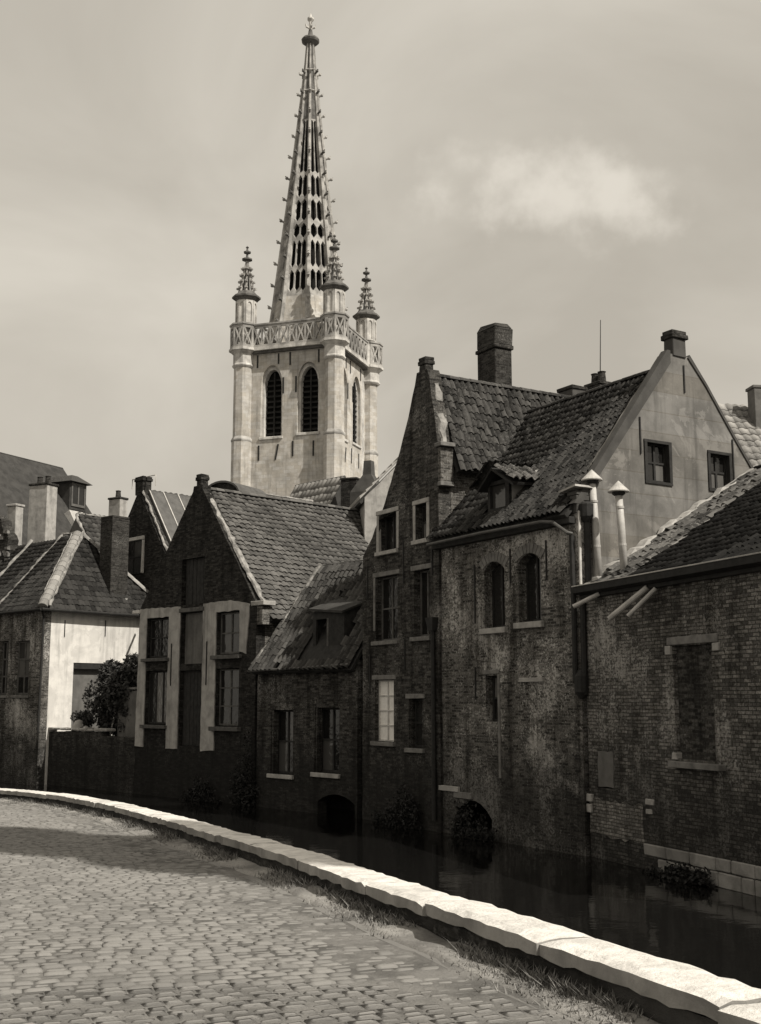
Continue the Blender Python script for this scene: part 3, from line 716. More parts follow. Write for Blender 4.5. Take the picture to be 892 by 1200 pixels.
# dormer on S
d_ = MB(); d_.slab(rect(2.62, 4.2, 3.0, 4.42), [rect(2.78, 3.32, 3.15, 4.18)], FX, .28, .36); dm = d_.build('dormer', 'wood_dark', s)
MB().hexa([(2.62, .365, 3.35), (2.70, .365, 3.35), (2.70, 1.2, 4.4), (2.62, 1.2, 4.4)], [(2.62, .365, 4.42), (2.70, .365, 4.42), (2.70, 1.2, 4.8), (2.62, 1.2, 4.8)]).build('dormer_cheek', 'wood_dark', dm)
MB().hexa([(4.12, .365, 3.35), (4.2, .365, 3.35), (4.2, 1.2, 4.4), (4.12, 1.2, 4.4)], [(4.12, .365, 4.42), (4.2, .365, 4.42), (4.2, 1.2, 4.8), (4.12, 1.2, 4.8)]).build('dormer_cheek', 'wood_dark', dm)
MB().hexa([(2.7, 1.24, 4.0), (4.12, 1.24, 4.0), (4.12, 1.3, 4.0), (2.7, 1.3, 4.0)], [(2.7, 1.24, 4.7), (4.12, 1.24, 4.7), (4.12, 1.3, 4.7), (2.7, 1.3, 4.7)]).build('dormer_back', 'void', dm)
MB().hexa([(2.54, .16, 4.46), (4.26, .16, 4.30), (4.26, 1.45, 4.78), (2.54, 1.45, 4.9)], [(2.54, .16, 4.53), (4.26, .16, 4.37), (4.26, 1.45, 4.85), (2.54, 1.45, 4.97)]).build('dormer_roof', 'slate', dm)
MB().box(3.34, 3.42, .27, .279, 3.12, 4.2, .003).build('dormer_post', 'wood_grey', dm)

# ------------------------------------------------------------------ tall gabled house G
g = thing('tall_gabled_house', 'tall dark brick house with a steep gable and a massive chimney behind its ridge', 'house', *FL['G'], ZB)
WG = 4.15
out = [(0, ZB), (WG, ZB), (WG, 8.55), (3.74, 10.5), (3.62, 10.78), (3.08, 10.78), (2.98, 10.45), (2.62, 9.6), (1.97, 8.42), (1.3, 7.35), (.55, 6.4), (0, 5.9)]
gw = [(.95, 1.95, 5.92, 7.0), (2.98, 3.58, 6.03, 7.02), (.75, 2.0, 3.35, 5.2), (2.88, 3.68, 3.38, 5.2), (.72, 1.78, .52, 2.25), (2.58, 3.3, .4, 1.72)]
wall(g, out, [rect(*q) for q in gw], FX, .4, 'brick_gable', j=.02)
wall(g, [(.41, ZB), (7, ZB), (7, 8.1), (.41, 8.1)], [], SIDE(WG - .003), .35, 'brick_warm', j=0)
wall(g, [(.41, ZB), (7, ZB), (7, 5.8), (.41, 5.8)], [], SIDE(.353), .35, 'brick_gable', j=0)
wall(g, [(.0, ZB), (WG, ZB), (WG, 8.1), (3.35, 10.4), (0, 5.8)], [], FX, .3, 'brick_gable', j=0, t0=7.0)
def stoneframe(w_, x0, x1, z0, z1, mt='stone_frame', sides=True, lint=.13):
    bar(w_, 'lintel', mt, x0 - .14, x1 + .12, z1 + .003, z1 + lint, -.03, .12)
    bar(w_, 'sill', mt, x0 - .12, x1 + .1, z0 - .12, z0 - .003, -.09, .15)
    if sides:
        bar(w_, 'jamb', mt, x0 - .13, x0 - .003, z0, z1, -.022, .12, j=.012); bar(w_, 'jamb', mt, x1 + .003, x1 + .12, z0, z1, -.022, .12, j=.012)
for i, (x0, x1, z0, z1) in enumerate(gw):
    cfg = [(2, 1), (1, 2), (2, 2), (2, 1), (2, 4), (1, 2)][i]
    w_ = window(g, x0 + .01, x1 - .01, z0 + .01, z1 - .01, .12 if i == 4 else .2, cols=cfg[0], rows=cfg[1], fm='paint_white' if i == 4 else ('wood_grey' if i in (2, 3) else 'wood_dark'), pane='curtain' if i == 4 else 'glass', fw=.045 if i == 4 else .06,
                label='small-paned window with white curtains drawn behind the glass' if i == 4 else None)
    stoneframe(w_, x0, x1, z0, z1, sides=i in (0, 1), mt='stone_sill' if i in (0, 1) else 'stone_frame')
    if i == 2: bar(w_, 'jamb', 'stone_frame', x0 - .1, x0 - .003, z0 + .3, z1, -.02, .12)
for x, z0, z1 in ((.3, 4.6, 5.6), (2.35, 4.9, 6.1), (3.85, 5.0, 5.9), (.45, 1.9, 3.0), (2.4, 2.5, 3.3)): anchor(g, x, z0, z1)
# roof
slope(g, [(4.5, .42, 7.78), (4.5, 7.1, 7.78), (3.35, 7.1, 10.6), (3.35, .42, 10.6)], .1, 'wood_dark', 'roof')
slope(g, [(-.25, .42, 5.55), (-.25, 7.1, 5.55), (1.6, 7.1, 7.75), (1.6, .42, 7.75)], .1, 'slate', 'roof')
slope(g, [(1.6, .42, 7.75), (1.6, 7.1, 7.75), (3.35, 7.1, 10.6), (3.35, .42, 10.6)], .1, 'slate', 'roof')
bG = Vector((3.35 - 4.5, 0, 10.62 - 7.8)); lG = bG.length
roof_tiles(g, (4.52, .42, 7.82), (0, 1, 0), bG, [(0, 0), (6.7, 0), (6.7, lG), (0, lG)], .2, .25, .07, 'tile_gable', 300, 2.0, sag=.05)
ridge_tiles(g, (3.35, .5, 10.66), (3.35, 7.1, 10.62), .13, .36, 'tile_gable')
strip(g, (3.60, .22, 10.7), (WG + .02, .22, 8.5), .32, .12, 'mortar', 'verge_coping', j=.04)
bar(g, 'kneeler_stone', 'stone_frame', WG - .1, WG + .24, 8.46, 8.57, -.06, .42); bar(g, 'kneeler_block', 'brick_warm', WG + .003, WG + .14, 7.5, 8.44, .0, .41); bar(g, 'kneeler_stone', 'stone_frame', WG + .003, WG + .18, 7.38, 7.5, -.03, .4)
chimney(g, 3.16, 3.5, .03, .3, 10.76, 11.18, 'brick_chimney', 'gable_finial', .035)
# massive chimney behind the ridge
ch = MB(); ch.box(2.3, 3.22, 2.62, 3.22, 9.2, 11.9, .01); cho = ch.build('chimney', 'brick_chimney', g, bevel=.02)
ch = MB(); ch.box(2.25, 3.27, 2.57, 3.27, 11.902, 12.02, .01); ch.box(2.28, 3.24, 2.6, 3.24, 12.022, 12.55, .02)
ch.hexa([(2.28, 2.6, 12.552), (3.24, 2.6, 12.552), (3.24, 3.24, 12.552), (2.28, 3.24, 12.552)], [(2.4, 2.68, 12.76), (3.15, 2.68, 12.68), (3.13, 3.15, 12.72), (2.42, 3.15, 12.68)])
ch.build('chimney_cap', 'brick_chimney', cho, bevel=.02)
# rain pipe between G and M
MB().tube([(WG - .22, -.07, 3.6), (WG - .2, -.075, 2.0), (WG - .2, -.07, -1.4)], .06, 8).build('rain_pipe', 'iron', g)
MB().hexa([(WG - .3, -.16, 3.5), (WG - .1, -.16, 3.5), (WG - .1, -.01, 3.5), (WG - .3, -.01, 3.5)], [(WG - .4, -.2, 3.85), (WG - .02, -.2, 3.85), (WG - .02, -.01, 3.85), (WG - .4, -.01, 3.85)]).build('pipe_hopper', 'iron', g)

# ------------------------------------------------------------------ main house M
m_ = thing('cross_gabled_house', 'brick house with a long pantile roof and a tall grey rendered side gable', 'house', *FL['M'], ZB)
WM = 5.75
mw = [(2.12, 2.96, 3.45, 5.10), (3.52, 4.38, 3.52, 5.16)]
holes = [arched(*q, .2) for q in mw] + [rect(2.12, 2.62, 1.15, 2.28), arched(.75, 2.3, ZB + .02, -.8, .4)]
wall(m_, [(.003, ZB), (WM, ZB), (WM, 6.1), (.003, 6.1)], holes, FX, .42, 'brick_main', j=.0)
gout = [(.0, ZB), (7.0, ZB), (7.0, 6.0), (6.2, 6.95), (5.2, 8.3), (4.3, 9.5), (3.78, 10.15), (3.05, 10.15), (0.0, 6.3)]
side_w = [(2.2, 2.95, 6.85, 7.83), (4.32, 5.02, 6.85, 7.78)]
wall(m_, [(.43 if p[0] < .4 else p[0], p[1] if i not in (8,) else 6.75) for i, p in enumerate(gout)], [rect(*q) for q in side_w], SIDE(WM - .002), .36, 'plaster_grey', j=.012)
wall(m_, [(.43, ZB), (7, ZB), (7, 6), (3.4, 10), (.43, 6.4)], [], SIDE(.36), .3, 'brick_main', j=0)
wall(m_, [(.4, ZB), (5.38, ZB), (5.38, 6), (.4, 6)], [], FX, .3, 'brick_main', j=0, t0=6.7)
for i, (x0, x1, z0, z1) in enumerate(mw):
    w_ = window(m_, x0 - .02, x1 + .02, z0 + .01, z1 + .02, .24, cols=2, rows=1, fm='wood_dark', pane='glass')
    bar(w_, 'sill', 'stone_sill', x0 - .12, x1 + .1, z0 - .15, z0 - .005, -.1, .2)
    ar = MB(); n = 9
    for k in range(n):
        t0_, t1_ = k / n + .008, (k + 1) / n - .008
        f_ = lambda t: (x1 + .06 + (x0 - x1 - .12) * t, z1 - .2 + .2 * math.sin(math.pi * min(max(t, .03), .97)) ** .8)
        (xa, za), (xb, zb_) = f_(t0_), f_(t1_); ca = (x0 + x1) / 2; va = Vector((xa - ca, .55)).normalized() * .24; vb = Vector((xb - ca, .55)).normalized() * .24
        ar = MB(); ar.slab([(xa, za + .01), (xb, zb_ + .01), (xb + vb.x, zb_ + vb.y), (xa + va.x, za + va.y)], [], FX, -.022 + random.uniform(-.006, .004), .02); ar.build('arch_brick', 'stone_frame', w_)
w_ = window(m_, 2.13, 2.61, 1.16, 2.27, .2, cols=1, rows=2); bar(w_, 'jamb', 'stone_frame', 2.63, 2.72, -.2, 2.3, -.03, .1); bar(w_, 'lintel', 'stone_frame', 2.05, 2.7, 2.31, 2.42, -.03, .1)
bar(m_, 'stone_ledge', 'stone_sill', 3.55, 4.45, 2.1, 2.2, -.07, .06); bar(m_, 'stone_ledge', 'stone_sill', .08, .95, -.63, -.5, -.08, .06)
bar(m_, 'stone_ledge', 'stone_frame', .72, 1.5, -.78, -.62, -.05, .06)
for x, z0, z1 in ((1.72, 3.6, 5.1), (3.22, 4.5, 5.35), (4.62, 4.45, 5.4), (1.7, 1.7, 2.5)): anchor(m_, x, z0, z1)
for i, (y0, y1, z0, z1) in enumerate(side_w):
    pf = SIDE(WM)
    w_ = window(m_, y0 + .01, y1 - .01, z0 + .01, z1 - .01, .12, place=pf, cols=2, rows=2, fm='wood_dark')
    for (a_, b_, c_, d_) in ((y0 - .07, y1 + .07, z1 - .02, z1 + .05), (y0 - .07, y1 + .07, z0 - .05, z0 + .02), (y0 - .07, y0 + .02, z0 + .022, z1 - .022), (y1 - .02, y1 + .07, z0 + .022, z1 - .022)):
        bar(w_, 'frame', 'wood_dark', a_, b_, c_, d_, -.03, .1, place=pf, bevel=0, j=.003)
for y, z0, z1 in ((2.02, 7.5, 8.4), (5.15, 7.1, 8.2), (3.55, 9.2, 9.9)): anchor(m_, y, z0, z1, place=SIDE(WM))
chimney(m_, WM - .3, WM + .03, 3.2, 3.64, 10.1, 10.78, 'plaster_edge', 'gable_finial', .05, 'brick_chimney')
# rendered verge along the front slope
vb = MB(); vb.slab([(-.1, 6.12), (.12, 6.12), (3.1, 9.9), (3.1, 10.22), (3.0, 10.22)], [], SIDE(WM + .03), 0, .22); vb.build('verge_band', 'plaster_edge', m_)
vb = MB(); vb.slab([(3.7, 10.12), (3.76, 10.2), (4.35, 9.5), (5.25, 8.3), (7.05, 6.05), (6.98, 6.02), (5.2, 8.25), (4.3, 9.45)], [], SIDE(WM + .03), 0, .22); vb.build('verge_band', 'plaster_edge', m_)
# roof
bM = Vector((0, 3.4 + .28, 9.88 - 5.9)); lM = bM.length
slope(m_, [(.0, -.28, 5.86), (WM - .1, -.28, 5.86), (WM - .1, 3.4, 9.84), (-.95, 3.4, 9.84), (0.0, 1.6, 7.89)], .1, 'wood_dark', 'roof')
slope(m_, [(-.95, 3.41, 9.84), (WM - .1, 3.41, 9.84), (WM - .1, 7.2, 5.75), (0, 7.2, 5.75)], .1, 'slate', 'roof')
def skM(u, v): return (1.95 < u < 3.0 and .7 < v < 1.7)
roof_tiles(m_, (0, -.28, 5.9), (1, 0, 0), bM, [(.02, 0), (WM - .2, 0), (WM - .2, lM), (-1.1, lM), (-.02, 2.8)], .175, .28, .08, 'tile_main', 300, 1.6, skip=skM, sag=.08)
ridge_tiles(m_, (-.9, 3.4, 9.90), (WM - .25, 3.4, 9.92), .12, .36, 'tile_main')
strip(m_, (.06, -.2, 6.05), (.06, 1.4, 7.95), .16, .11); strip(m_, (-.02, 1.6, 8.0), (-.9, 3.3, 9.85), .2, .08)
# eave gutter with a swan neck
MB().tube([(.05, -.36, 5.78), (2.5, -.37, 5.8), (4.9, -.36, 5.78), (5.3, -.36, 5.72), (5.75, -.3, 5.42), (5.8, -.2, 5.4)], .042, 8).build('gutter', 'lead', m_)
bar(m_, 'eave_board', 'wood_dark', .02, WM - .05, 5.66, 5.82, -.2, -.005)
# dormer on M
dm = MB().slab(rect(2.02, 2.92, 6.35, 7.2), [rect(2.12, 2.76, 6.5, 7.1)], FX, .22, .3).build('dormer', 'wood_dark', m_)
MB().slab(rect(2.1, 2.78, 6.48, 7.12), [], FX, .305, .32).build('pane', 'glass', dm)
MB().hexa([(2.86, .31, 6.4), (2.92, .31, 6.4), (2.92, 1.15, 7.2), (2.86, 1.15, 7.2)], [(2.86, .31, 7.24), (2.92, .31, 7.24), (2.92, 1.15, 7.5), (2.86, 1.15, 7.5)]).build('dormer_cheek', 'plaster_pale', dm)
MB().hexa([(2.02, .31, 6.4), (2.08, .31, 6.4), (2.08, 1.15, 7.2), (2.02, 1.15, 7.2)], [(2.02, .31, 7.24), (2.08, .31, 7.24), (2.08, 1.15, 7.5), (2.02, 1.15, 7.5)]).build('dormer_cheek', 'wood_dark', dm)
for sg in (-1, 1):
    ex = 2.5 + (.85 if sg > 0 else -.62)
    slope(dm, [(2.5, -.02, 7.5), (2.5, 1.65, 7.58), (ex, 1.65, 7.08), (ex, -.02, 7.0)], .06, 'wood_dark', 'dormer_roof')
    bb = Vector((2.5 - ex, 0, .5)); aa = (0, 1, .045) if sg > 0 else (0, -1, -.045)
    roof_tiles(dm, (ex + .02 * sg, -.03 if sg > 0 else 1.64, 7.02 if sg > 0 else 7.1), aa, bb, [(0, 0), (1.75, 0), (1.75, bb.length), (0, bb.length)], .23, .29, .09, 'tile_near' if sg > 0 else 'tile_main', 300, 3.0, name='dormer_tile')
# corner rain pipe, boards and capping on the render corner
MB().tube([(WM + .08, .22, 6.05), (WM + .08, .22, 4.0)], .075, 10).build('rain_pipe', 'iron', m_)
MB().lathe(WM + .09, .2, [(.08, 5.7), (.16, 5.82), (.17, 6.1), (.10, 6.16)], 10).build('pipe_hopper', 'iron', m_)
bar(m_, 'corner_board', 'paint_white', .0, .07, 4.25, 5.95, -.05, .0, place=SIDE(WM)); bar(m_, 'corner_board', 'paint_white', .42, .58, 4.3, 6.1, -.05, .0, place=SIDE(WM))
MB().hexa([(5.25, -.12, 6.42), (WM + .12, -.14, 6.5), (WM + .12, .4, 6.5), (5.25, .4, 6.42)], [(5.25, -.12, 6.47), (WM + .1, -.12, 6.55), (WM + .1, .4, 6.55), (5.25, .4, 6.47)]).build('corner_capping', 'stone_sill', m_)
chimney(m_, WM - .32, WM + .02, -.02, .36, 5.9, 6.42, 'plaster_edge', 'corner_pier', .0)
MB().tube([(WM - .12, -.08, 5.4), (WM - .1, -.08, 3.2), (WM - .1, -.09, 2.1)], .06, 8).build('rain_pipe', 'iron', m_)

# ------------------------------------------------------------------ near house R
r = thing('near_house', 'brick canal house with a long dark gutter, bricked-up doorway and low lichened roof', 'house', *FL['R'], ZB)
WR = 9.0
wall(r, [(.02, ZB), (WR, ZB), (WR, 4.05), (.02, 4.05)], [rect(3.45, 4.72, .55, 2.72), rect(.42, 1.1, -.2, .6)], FX, .4, 'brick_near', j=0)
MB().slab(rect(3.4, 4.77, .5, 2.77), [], FX, .09, .15).build('blocked_door', 'brick_gable', r)
MB().slab(ragged(rect(.44, 1.08, -.18, .58), .1, .02), [], FX, -.012, .2).build('plaster_patch', 'plaster_dull', r)
bar(r, 'lintel', 'stone_frame', 3.3, 4.95, 2.74, 2.9, -.045, .1); bar(r, 'lintel_end', 'stone_sill', 3.22, 3.42, 2.56, 2.73, -.05, .1); bar(r, 'lintel_end', 'stone_sill', 4.8, 5.0, 2.58, 2.73, -.05, .1)
bar(r, 'stone_ledge', 'stone_frame', 3.35, 5.0, .38, .5, -.16, .06); bar(r, 'lintel_end', 'stone_sill', 3.34, 3.5, .52, .66, -.05, .1)
MB().slab(ragged(rect(.03, 2.2, -1.2, -.45), .18, .05), [], FX, -.014, .003).build('whitewashed_patch', 'brick_white', r)
bar(r, 'quoin_stone', 'stone_sill', -.04, .2, -.52, -.36, -.06, .1); bar(r, 'quoin_stone', 'stone_sill', -.06, .16, -.76, -.58, -.06, .1); bar(r, 'quoin_stone', 'stone_sill', 2.3, 2.6, -.42, -.3, -.03, .1); bar(r, 'quoin_stone', 'stone_sill', 2.3, 2.52, -.6, -.5, -.03, .1)
# stone courses at the water's edge
for row, (z0, z1) in enumerate(((-1.42, -1.18), (-1.72, -1.43))):
    x = 2.22 + row * .5
    while x < WR:
        L = random.uniform(.35, .85); y_ = random.uniform(-.06, -.03)
        bar(r, 'stone_block', 'stone_block', x + .008, x + L - .008, z0 + .006 + random.uniform(-.01, .01), z1 - .006, y_, .05, bevel=.02, j=.01); x += L
# fascia and gutter
bar(r, 'fascia_board', 'wood_dark', .0, WR, 3.92, 4.16, -.1, -.003)
MB().hexa([(.0, -.28, 4.05), (WR, -.28, 4.05), (WR, -.11, 4.0), (.0, -.11, 4.0)], [(.0, -.30, 4.2), (WR, -.30, 4.2), (WR, -.11, 4.2), (.0, -.11, 4.2)]).build('gutter', 'iron', r)
MB().box(.0, WR, -.315, -.29, 4.19, 4.215, .003).build('gutter_lip', 'zinc', r)
# roof: left edge follows the grey gable
k_ = -.191 / .982; SR = .585
def rp_(x, y, dz=0): return (x, y, 4.10 + SR * y + dz)
slope(r, [rp_(.02, -.1), rp_(WR, -.1), rp_(WR, 5.6), rp_(.03 + k_ * 5.6, 5.6)], .1, 'wood_dark', 'roof')
slope(r, [rp_(.03 + k_ * 5.6, 5.61), rp_(WR, 5.61), (WR, 9.5, 4.3), (k_ * 9.5, 9.5, 4.3)], .1, 'slate', 'roof')
wall(r, [(.41, ZB), (9.4, ZB), (9.4, 4.2), (5.6, 7.2), (.41, 4.2)], [], SIDE(WR - .003), .35, 'brick_near', j=0)
bR = Vector((0, 1, SR)); lR = 5.7 * bR.length; ky = 1 / bR.length
X1 = 1.75
roof_tiles(r, (0, -.12, 4.12 - .07), (1, 0, 0), bR, [(.05, 0), (X1, 0), (X1 + k_ * 5.7, lR), (.05 + k_ * 5.7, lR)], .30, .30, .075, 'tile_near', 300, 3.0, name='lichened_tile')
roof_tiles(r, (0, -.12, 4.12 - .07), (1, 0, 0), bR, [(X1 + .1, 0), (WR, 0), (WR, lR), (X1 + .1 + k_ * 5.7, lR)], .175, .28, .075, 'tile_near_shade', 300, 1.5)
strip(r, rp_(.12, -.05, .10), rp_(.12 + k_ * 5.5, 5.5, .10), .42, .16, 'stone_sill'); strip(r, rp_(X1 + .05, -.05, .06), rp_(X1 + .05 + k_ * 5.5, 5.5, .06), .12, .09)
ridge_tiles(r, rp_(k_ * 5.6 + .2, 5.6, .06), rp_(WR, 5.6, .06), .13, .36, 'tile_near_shade')
# waste pipes sticking out under the gutter
for (xa, ya, za, xb, yb, zb_, rr) in ((.86, -.1, 3.98, .42, -.5, 3.72, .05), (2.78, -.1, 3.95, 2.0, -.55, 3.35, .06), (3.08, -.1, 3.9, 2.65, -.5, 3.36, .045)):
    MB().tube([(xa, ya, za), (xb, yb, zb_)], rr, 10).build('waste_pipe', 'zinc', r)
MB().tube([(.06, -.06, 3.9), (.06, -.07, 1.8)], .07, 8).build('rain_pipe', 'iron', r)
MB().lathe(-.02, -.1, [(.06, 1.7), (.16, 1.85), (.17, 2.2), (.08, 2.35)], 10).build('pipe_hopper', 'iron', r)
# two metal flues with conical caps
def flue(x, y, zt, lean, label):
    zb0 = 4.10 + SR * y - .05; p = loc('R', x, y)
    f = thing('flue_pipe', label, 'flue', p, FL['R'][1], zb0)
    MB().tube([(0, 0, zb0), (lean * .5, 0, (zb0 + zt) / 2), (lean, 0, zt - .3)], .085, 14).build('pipe', 'zinc', f, smooth=True)
    for t in (.33, .72): MB().tube([(lean * t, 0, zb0 + (zt - zb0) * t - .025), (lean * t, 0, zb0 + (zt - zb0) * t + .025)], .092, 14).build('pipe_collar', 'zinc', f, smooth=False)
    MB().lathe(lean, 0, [(.10, zt - .34), (.15, zt - .3), (.15, zt - .26)], 14).build('cowl_ring', 'iron', f)
    MB().lathe(lean, 0, [(.245, zt - .26), (.25, zt - .24), (.01, zt)], 16).build('cowl', 'zinc', f)
flue(.12, .34, 6.95, -.2, 'tall zinc flue pipe with conical cap beside the rain pipe at the render corner')
flue(.86, .55, 6.56, -.14, 'zinc flue pipe with conical cap standing clear on the lichened roof')

# ------------------------------------------------------------------ white-walled house L and its neighbours
l_ = thing('hip_roofed_house', 'house with a bright whitewashed end wall, dark street front and hipped roof', 'house', *FL['L'], ZB)
lw = [(-3.4, -2.68, 1.9, 4.2), (-2.12, -.98, 1.9, 4.16)]
wall(l_, rect(-3.6, 0, ZB, 5.4), [rect(*q) for q in lw], FX, .35, 'brick_main', j=0)
wall(l_, [(.36, ZB), (6.2, ZB), (6.2, 5.4), (.36, 5.4)], [rect(1.5, 4.4, .35, 3.25)], SIDE(-.002), .33, 'whitewash', j=0)
MB().box(-.345, -.004, .003, .355, ZB, 5.38).build('quoin', 'whitewash', l_).location = (.001, .352, 0)
for x0, x1, z0, z1 in lw:
    w_ = window(l_, x0 + .01, x1 - .01, z0 + .01, z1 - .01, .14, cols=2, rows=3, fm='wood_grey', fw=.09); bar(w_, 'sill', 'stone_frame', x0 - .1, x1 + .1, z0 - .12, z0 - .004, -.07, .12)
MB().slab(rect(1.4, 4.5, .3, 3.3), [], SIDE(-.25), .0, .05).build('doorway', 'plaster_dull', l_)
MB().box(-.24, -.03, 1.5, 4.4, 3.0, 3.22).build('door_beam', 'wood_dark', l_)
for y, z0, z1 in ((1.0, 4.3, 5.0), (3.0, 4.4, 5.1)): anchor(l_, y, z0, z1, place=SIDE(0), w=.03)
H = (-2.35, 3.0, 9.05); H2 = (-3.6, 3.0, 9.05); ez = 5.4
slope(l_, [(-3.6, -.25, ez), (.28, -.25, ez), H, H2], .1, 'wood_dark', 'roof'); slope(l_, [(.28, -.25, ez), (.28, 6.3, ez), H], .1, 'wood_dark', 'roof'); slope(l_, [(.28, 6.3, ez), (-3.6, 6.3, ez), H2, H], .1, 'slate', 'roof')
b1 = Vector((0, 3.25, 3.65)); roof_tiles(l_, (-3.6, -.25, ez + .02), (1, 0, 0), b1, [(0, 0), (3.88, 0), (1.25, b1.length), (0, b1.length)], .26, .28, .05, 'tile_hip', 120)
b2 = Vector((-2.63, 0, 3.65)); roof_tiles(l_, (.28, -.25, ez + .02), (0, 1, 0), b2, [(0, 0), (6.55, 0), (3.25, b2.length)], .26, .28, .05, 'tile_hip', 150)
ridge_tiles(l_, (.3, -.27, ez + .08), (H[0], H[1], H[2] + .12), .2, .34, 'tile_pale', 'hip_tile'); ridge_tiles(l_, (.3, 6.3, ez + .08), (H[0], H[1], H[2] + .12), .15, .34, 'tile_pale', 'hip_tile')
strip(l_, (.48, -.05, ez + .12), (H[0] + .18, H[1] + .15, H[2] + .1), .14, .1); strip(l_, (.05, -.3, ez + .12), (H[0] - .22, H[1] - .2, H[2] + .02), .12, .1)
strip(l_, (-3.6, -.2, ez + .1), (-3.6, 3.0, 9.15), .2, .12); strip(l_, (-3.6, 3.0, 9.15), (H[0], 3.0, 9.15), .26, .14)
MB().tube([(-3.6, -.32, 5.36), (.34, -.33, 5.38)], .07, 8).build('gutter', 'iron', l_); MB().tube([(.36, -.33, 5.38), (.38, 3.0, 5.36), (.37, 6.0, 5.38)], .07, 8).build('gutter', 'wood_dark', l_)
MB().tube([(.2, -.2, 5.3), (.08, -.05, 5.0), (.06, -.07, 1.0), (.06, -.07, .4)], .05, 8).build('rain_pipe', 'iron', l_)
MB().tube([(.3, 4.6, 4.9), (.9, 4.2, 4.6)], .05, 8).build('waste_pipe', 'paint_white', l_)
chimney(l_, -1.15, -.25, 3.35, 4.25, 5.9, 9.75, 'brick_chimney', 'chimney', .0)
strip(l_, (-.2, 3.2, 6.05), (-.2, 4.4, 6.05), .14, .12); strip(l_, (-.2, 3.25, 6.05), (-1.15, 3.25, 7.4), .12, .1)

pL = loc('L', -3.62, 0)
l2 = thing('terrace_house', 'dark fronted house adjoining the hip-roofed house, with a mortar-edged pantile slope', 'house', pL, -43, ZB)
wall(l2, rect(-9, 0, ZB, 5.35), [rect(-2.2, -1.2, 1.9, 4.1)], FX, .35, 'brick_shed', j=0)
w_ = window(l2, -2.19, -1.21, 1.91, 4.09, .14, cols=2, rows=3, fm='wood_grey')
wall(l2, [(.36, ZB), (6.2, ZB), (6.2, 5.35), (3, 8.9), (.36, 5.5)], [], SIDE(-.01), .3, 'brick_dark', j=0)
slope(l2, [(-9, -.25, 5.35), (0, -.25, 5.35), (0, 3.0, 9.0), (-9, 3, 9)], .1, 'wood_dark', 'roof'); slope(l2, [(-9, 6.3, 5.35), (0, 6.3, 5.35), (0, 3.0, 9.0), (-9, 3, 9)], .1, 'slate', 'roof')
roof_tiles(l2, (-9, -.25, 5.37), (1, 0, 0), b1, [(0, 0), (9, 0), (9, b1.length), (0, b1.length)], .26, .28, .05, 'tile_hip', 80)
strip(l2, (-2.6, -.2, 5.5), (-2.6, 3.0, 9.12), .2, .12); MB().tube([(-9, -.32, 5.3), (0, -.33, 5.3)], .07, 8).build('gutter', 'iron', l2)

# garden wall on the canal between L and C, with a gate post view into the yard
gw_ = thing('garden_wall', 'low crumbling brick garden wall rising from the canal beside the white house', 'wall', loc('C', -6.75, 0), -47, ZB)
wall(gw_, [(0, ZB), (6.72, ZB), (6.72, .3), (4.3, .34), (4.28, .5), (.3, .42), (0, .42)], [], FX, .35, 'brick_gable', j=.03)
x = .1
while x < 4.2:
    L = random.uniform(.35, .6); bar(gw_, 'capping_stone', 'stone_sill', x, x + L - .02, .50, .6 + random.uniform(-.02, .02), -.05, .38, bevel=.025, j=.015); x += L
yw = thing('yard_wall', 'plain dull plaster yard wall between the leafy bush and the pilastered house', 'wall', loc('C', -2.05, .45), -47, .15)
wall(yw, [(0, .15), (1.98, .15), (1.98, 2.02), (0, 2.08)], [], FX, .25, 'plaster_dull', j=.01); bar(yw, 'capping', 'stone_frame', -.05, 1.98, 2.09, 2.17, -.04, .29)
sh = thing('yard_shed', 'small open timber lean-to in the yard before the white wall', 'shed', loc('C', -4.6, 1.2), -47, .15)
for x in (0, 1.5): MB().box(x, x + .09, 0, .09, .15, 1.75, .004).build('post', 'paint_white' if x == 0 else 'wood_grey', sh)
MB().hexa([(-.15, -.15, 1.78), (1.8, -.15, 1.78), (1.8, 1.3, 2.1), (-.15, 1.3, 2.1)], [(-.15, -.15, 1.84), (1.8, -.15, 1.84), (1.8, 1.3, 2.16), (-.15, 1.3, 2.16)]).build('roof', 'wood_dark', sh)
MB().box(-.1, 1.7, 1.1, 1.16, .15, 2.0).build('back_boards', 'wood_dark', sh)
for i, dx in enumerate((-5.35, -4.95)):
    ct = thing('garden_stone', ('larger pale rounded stone standing behind the garden wall', 'smaller pale rounded stone beside the white post of the lean-to')[i], 'stone', loc('C', dx, .62 + .1 * i), -47, .15)
    k = 1.25 - .4 * i
    MB().lathe(0, 0, [(.02, .15), (.16 * k, .17), (.22 * k, .15 + .17 * k), (.2 * k, .15 + .4 * k), (.12 * k, .15 + .57 * k), (.02, .15 + .61 * k)], 9).build('body', 'stone_sill', ct, smooth=True)

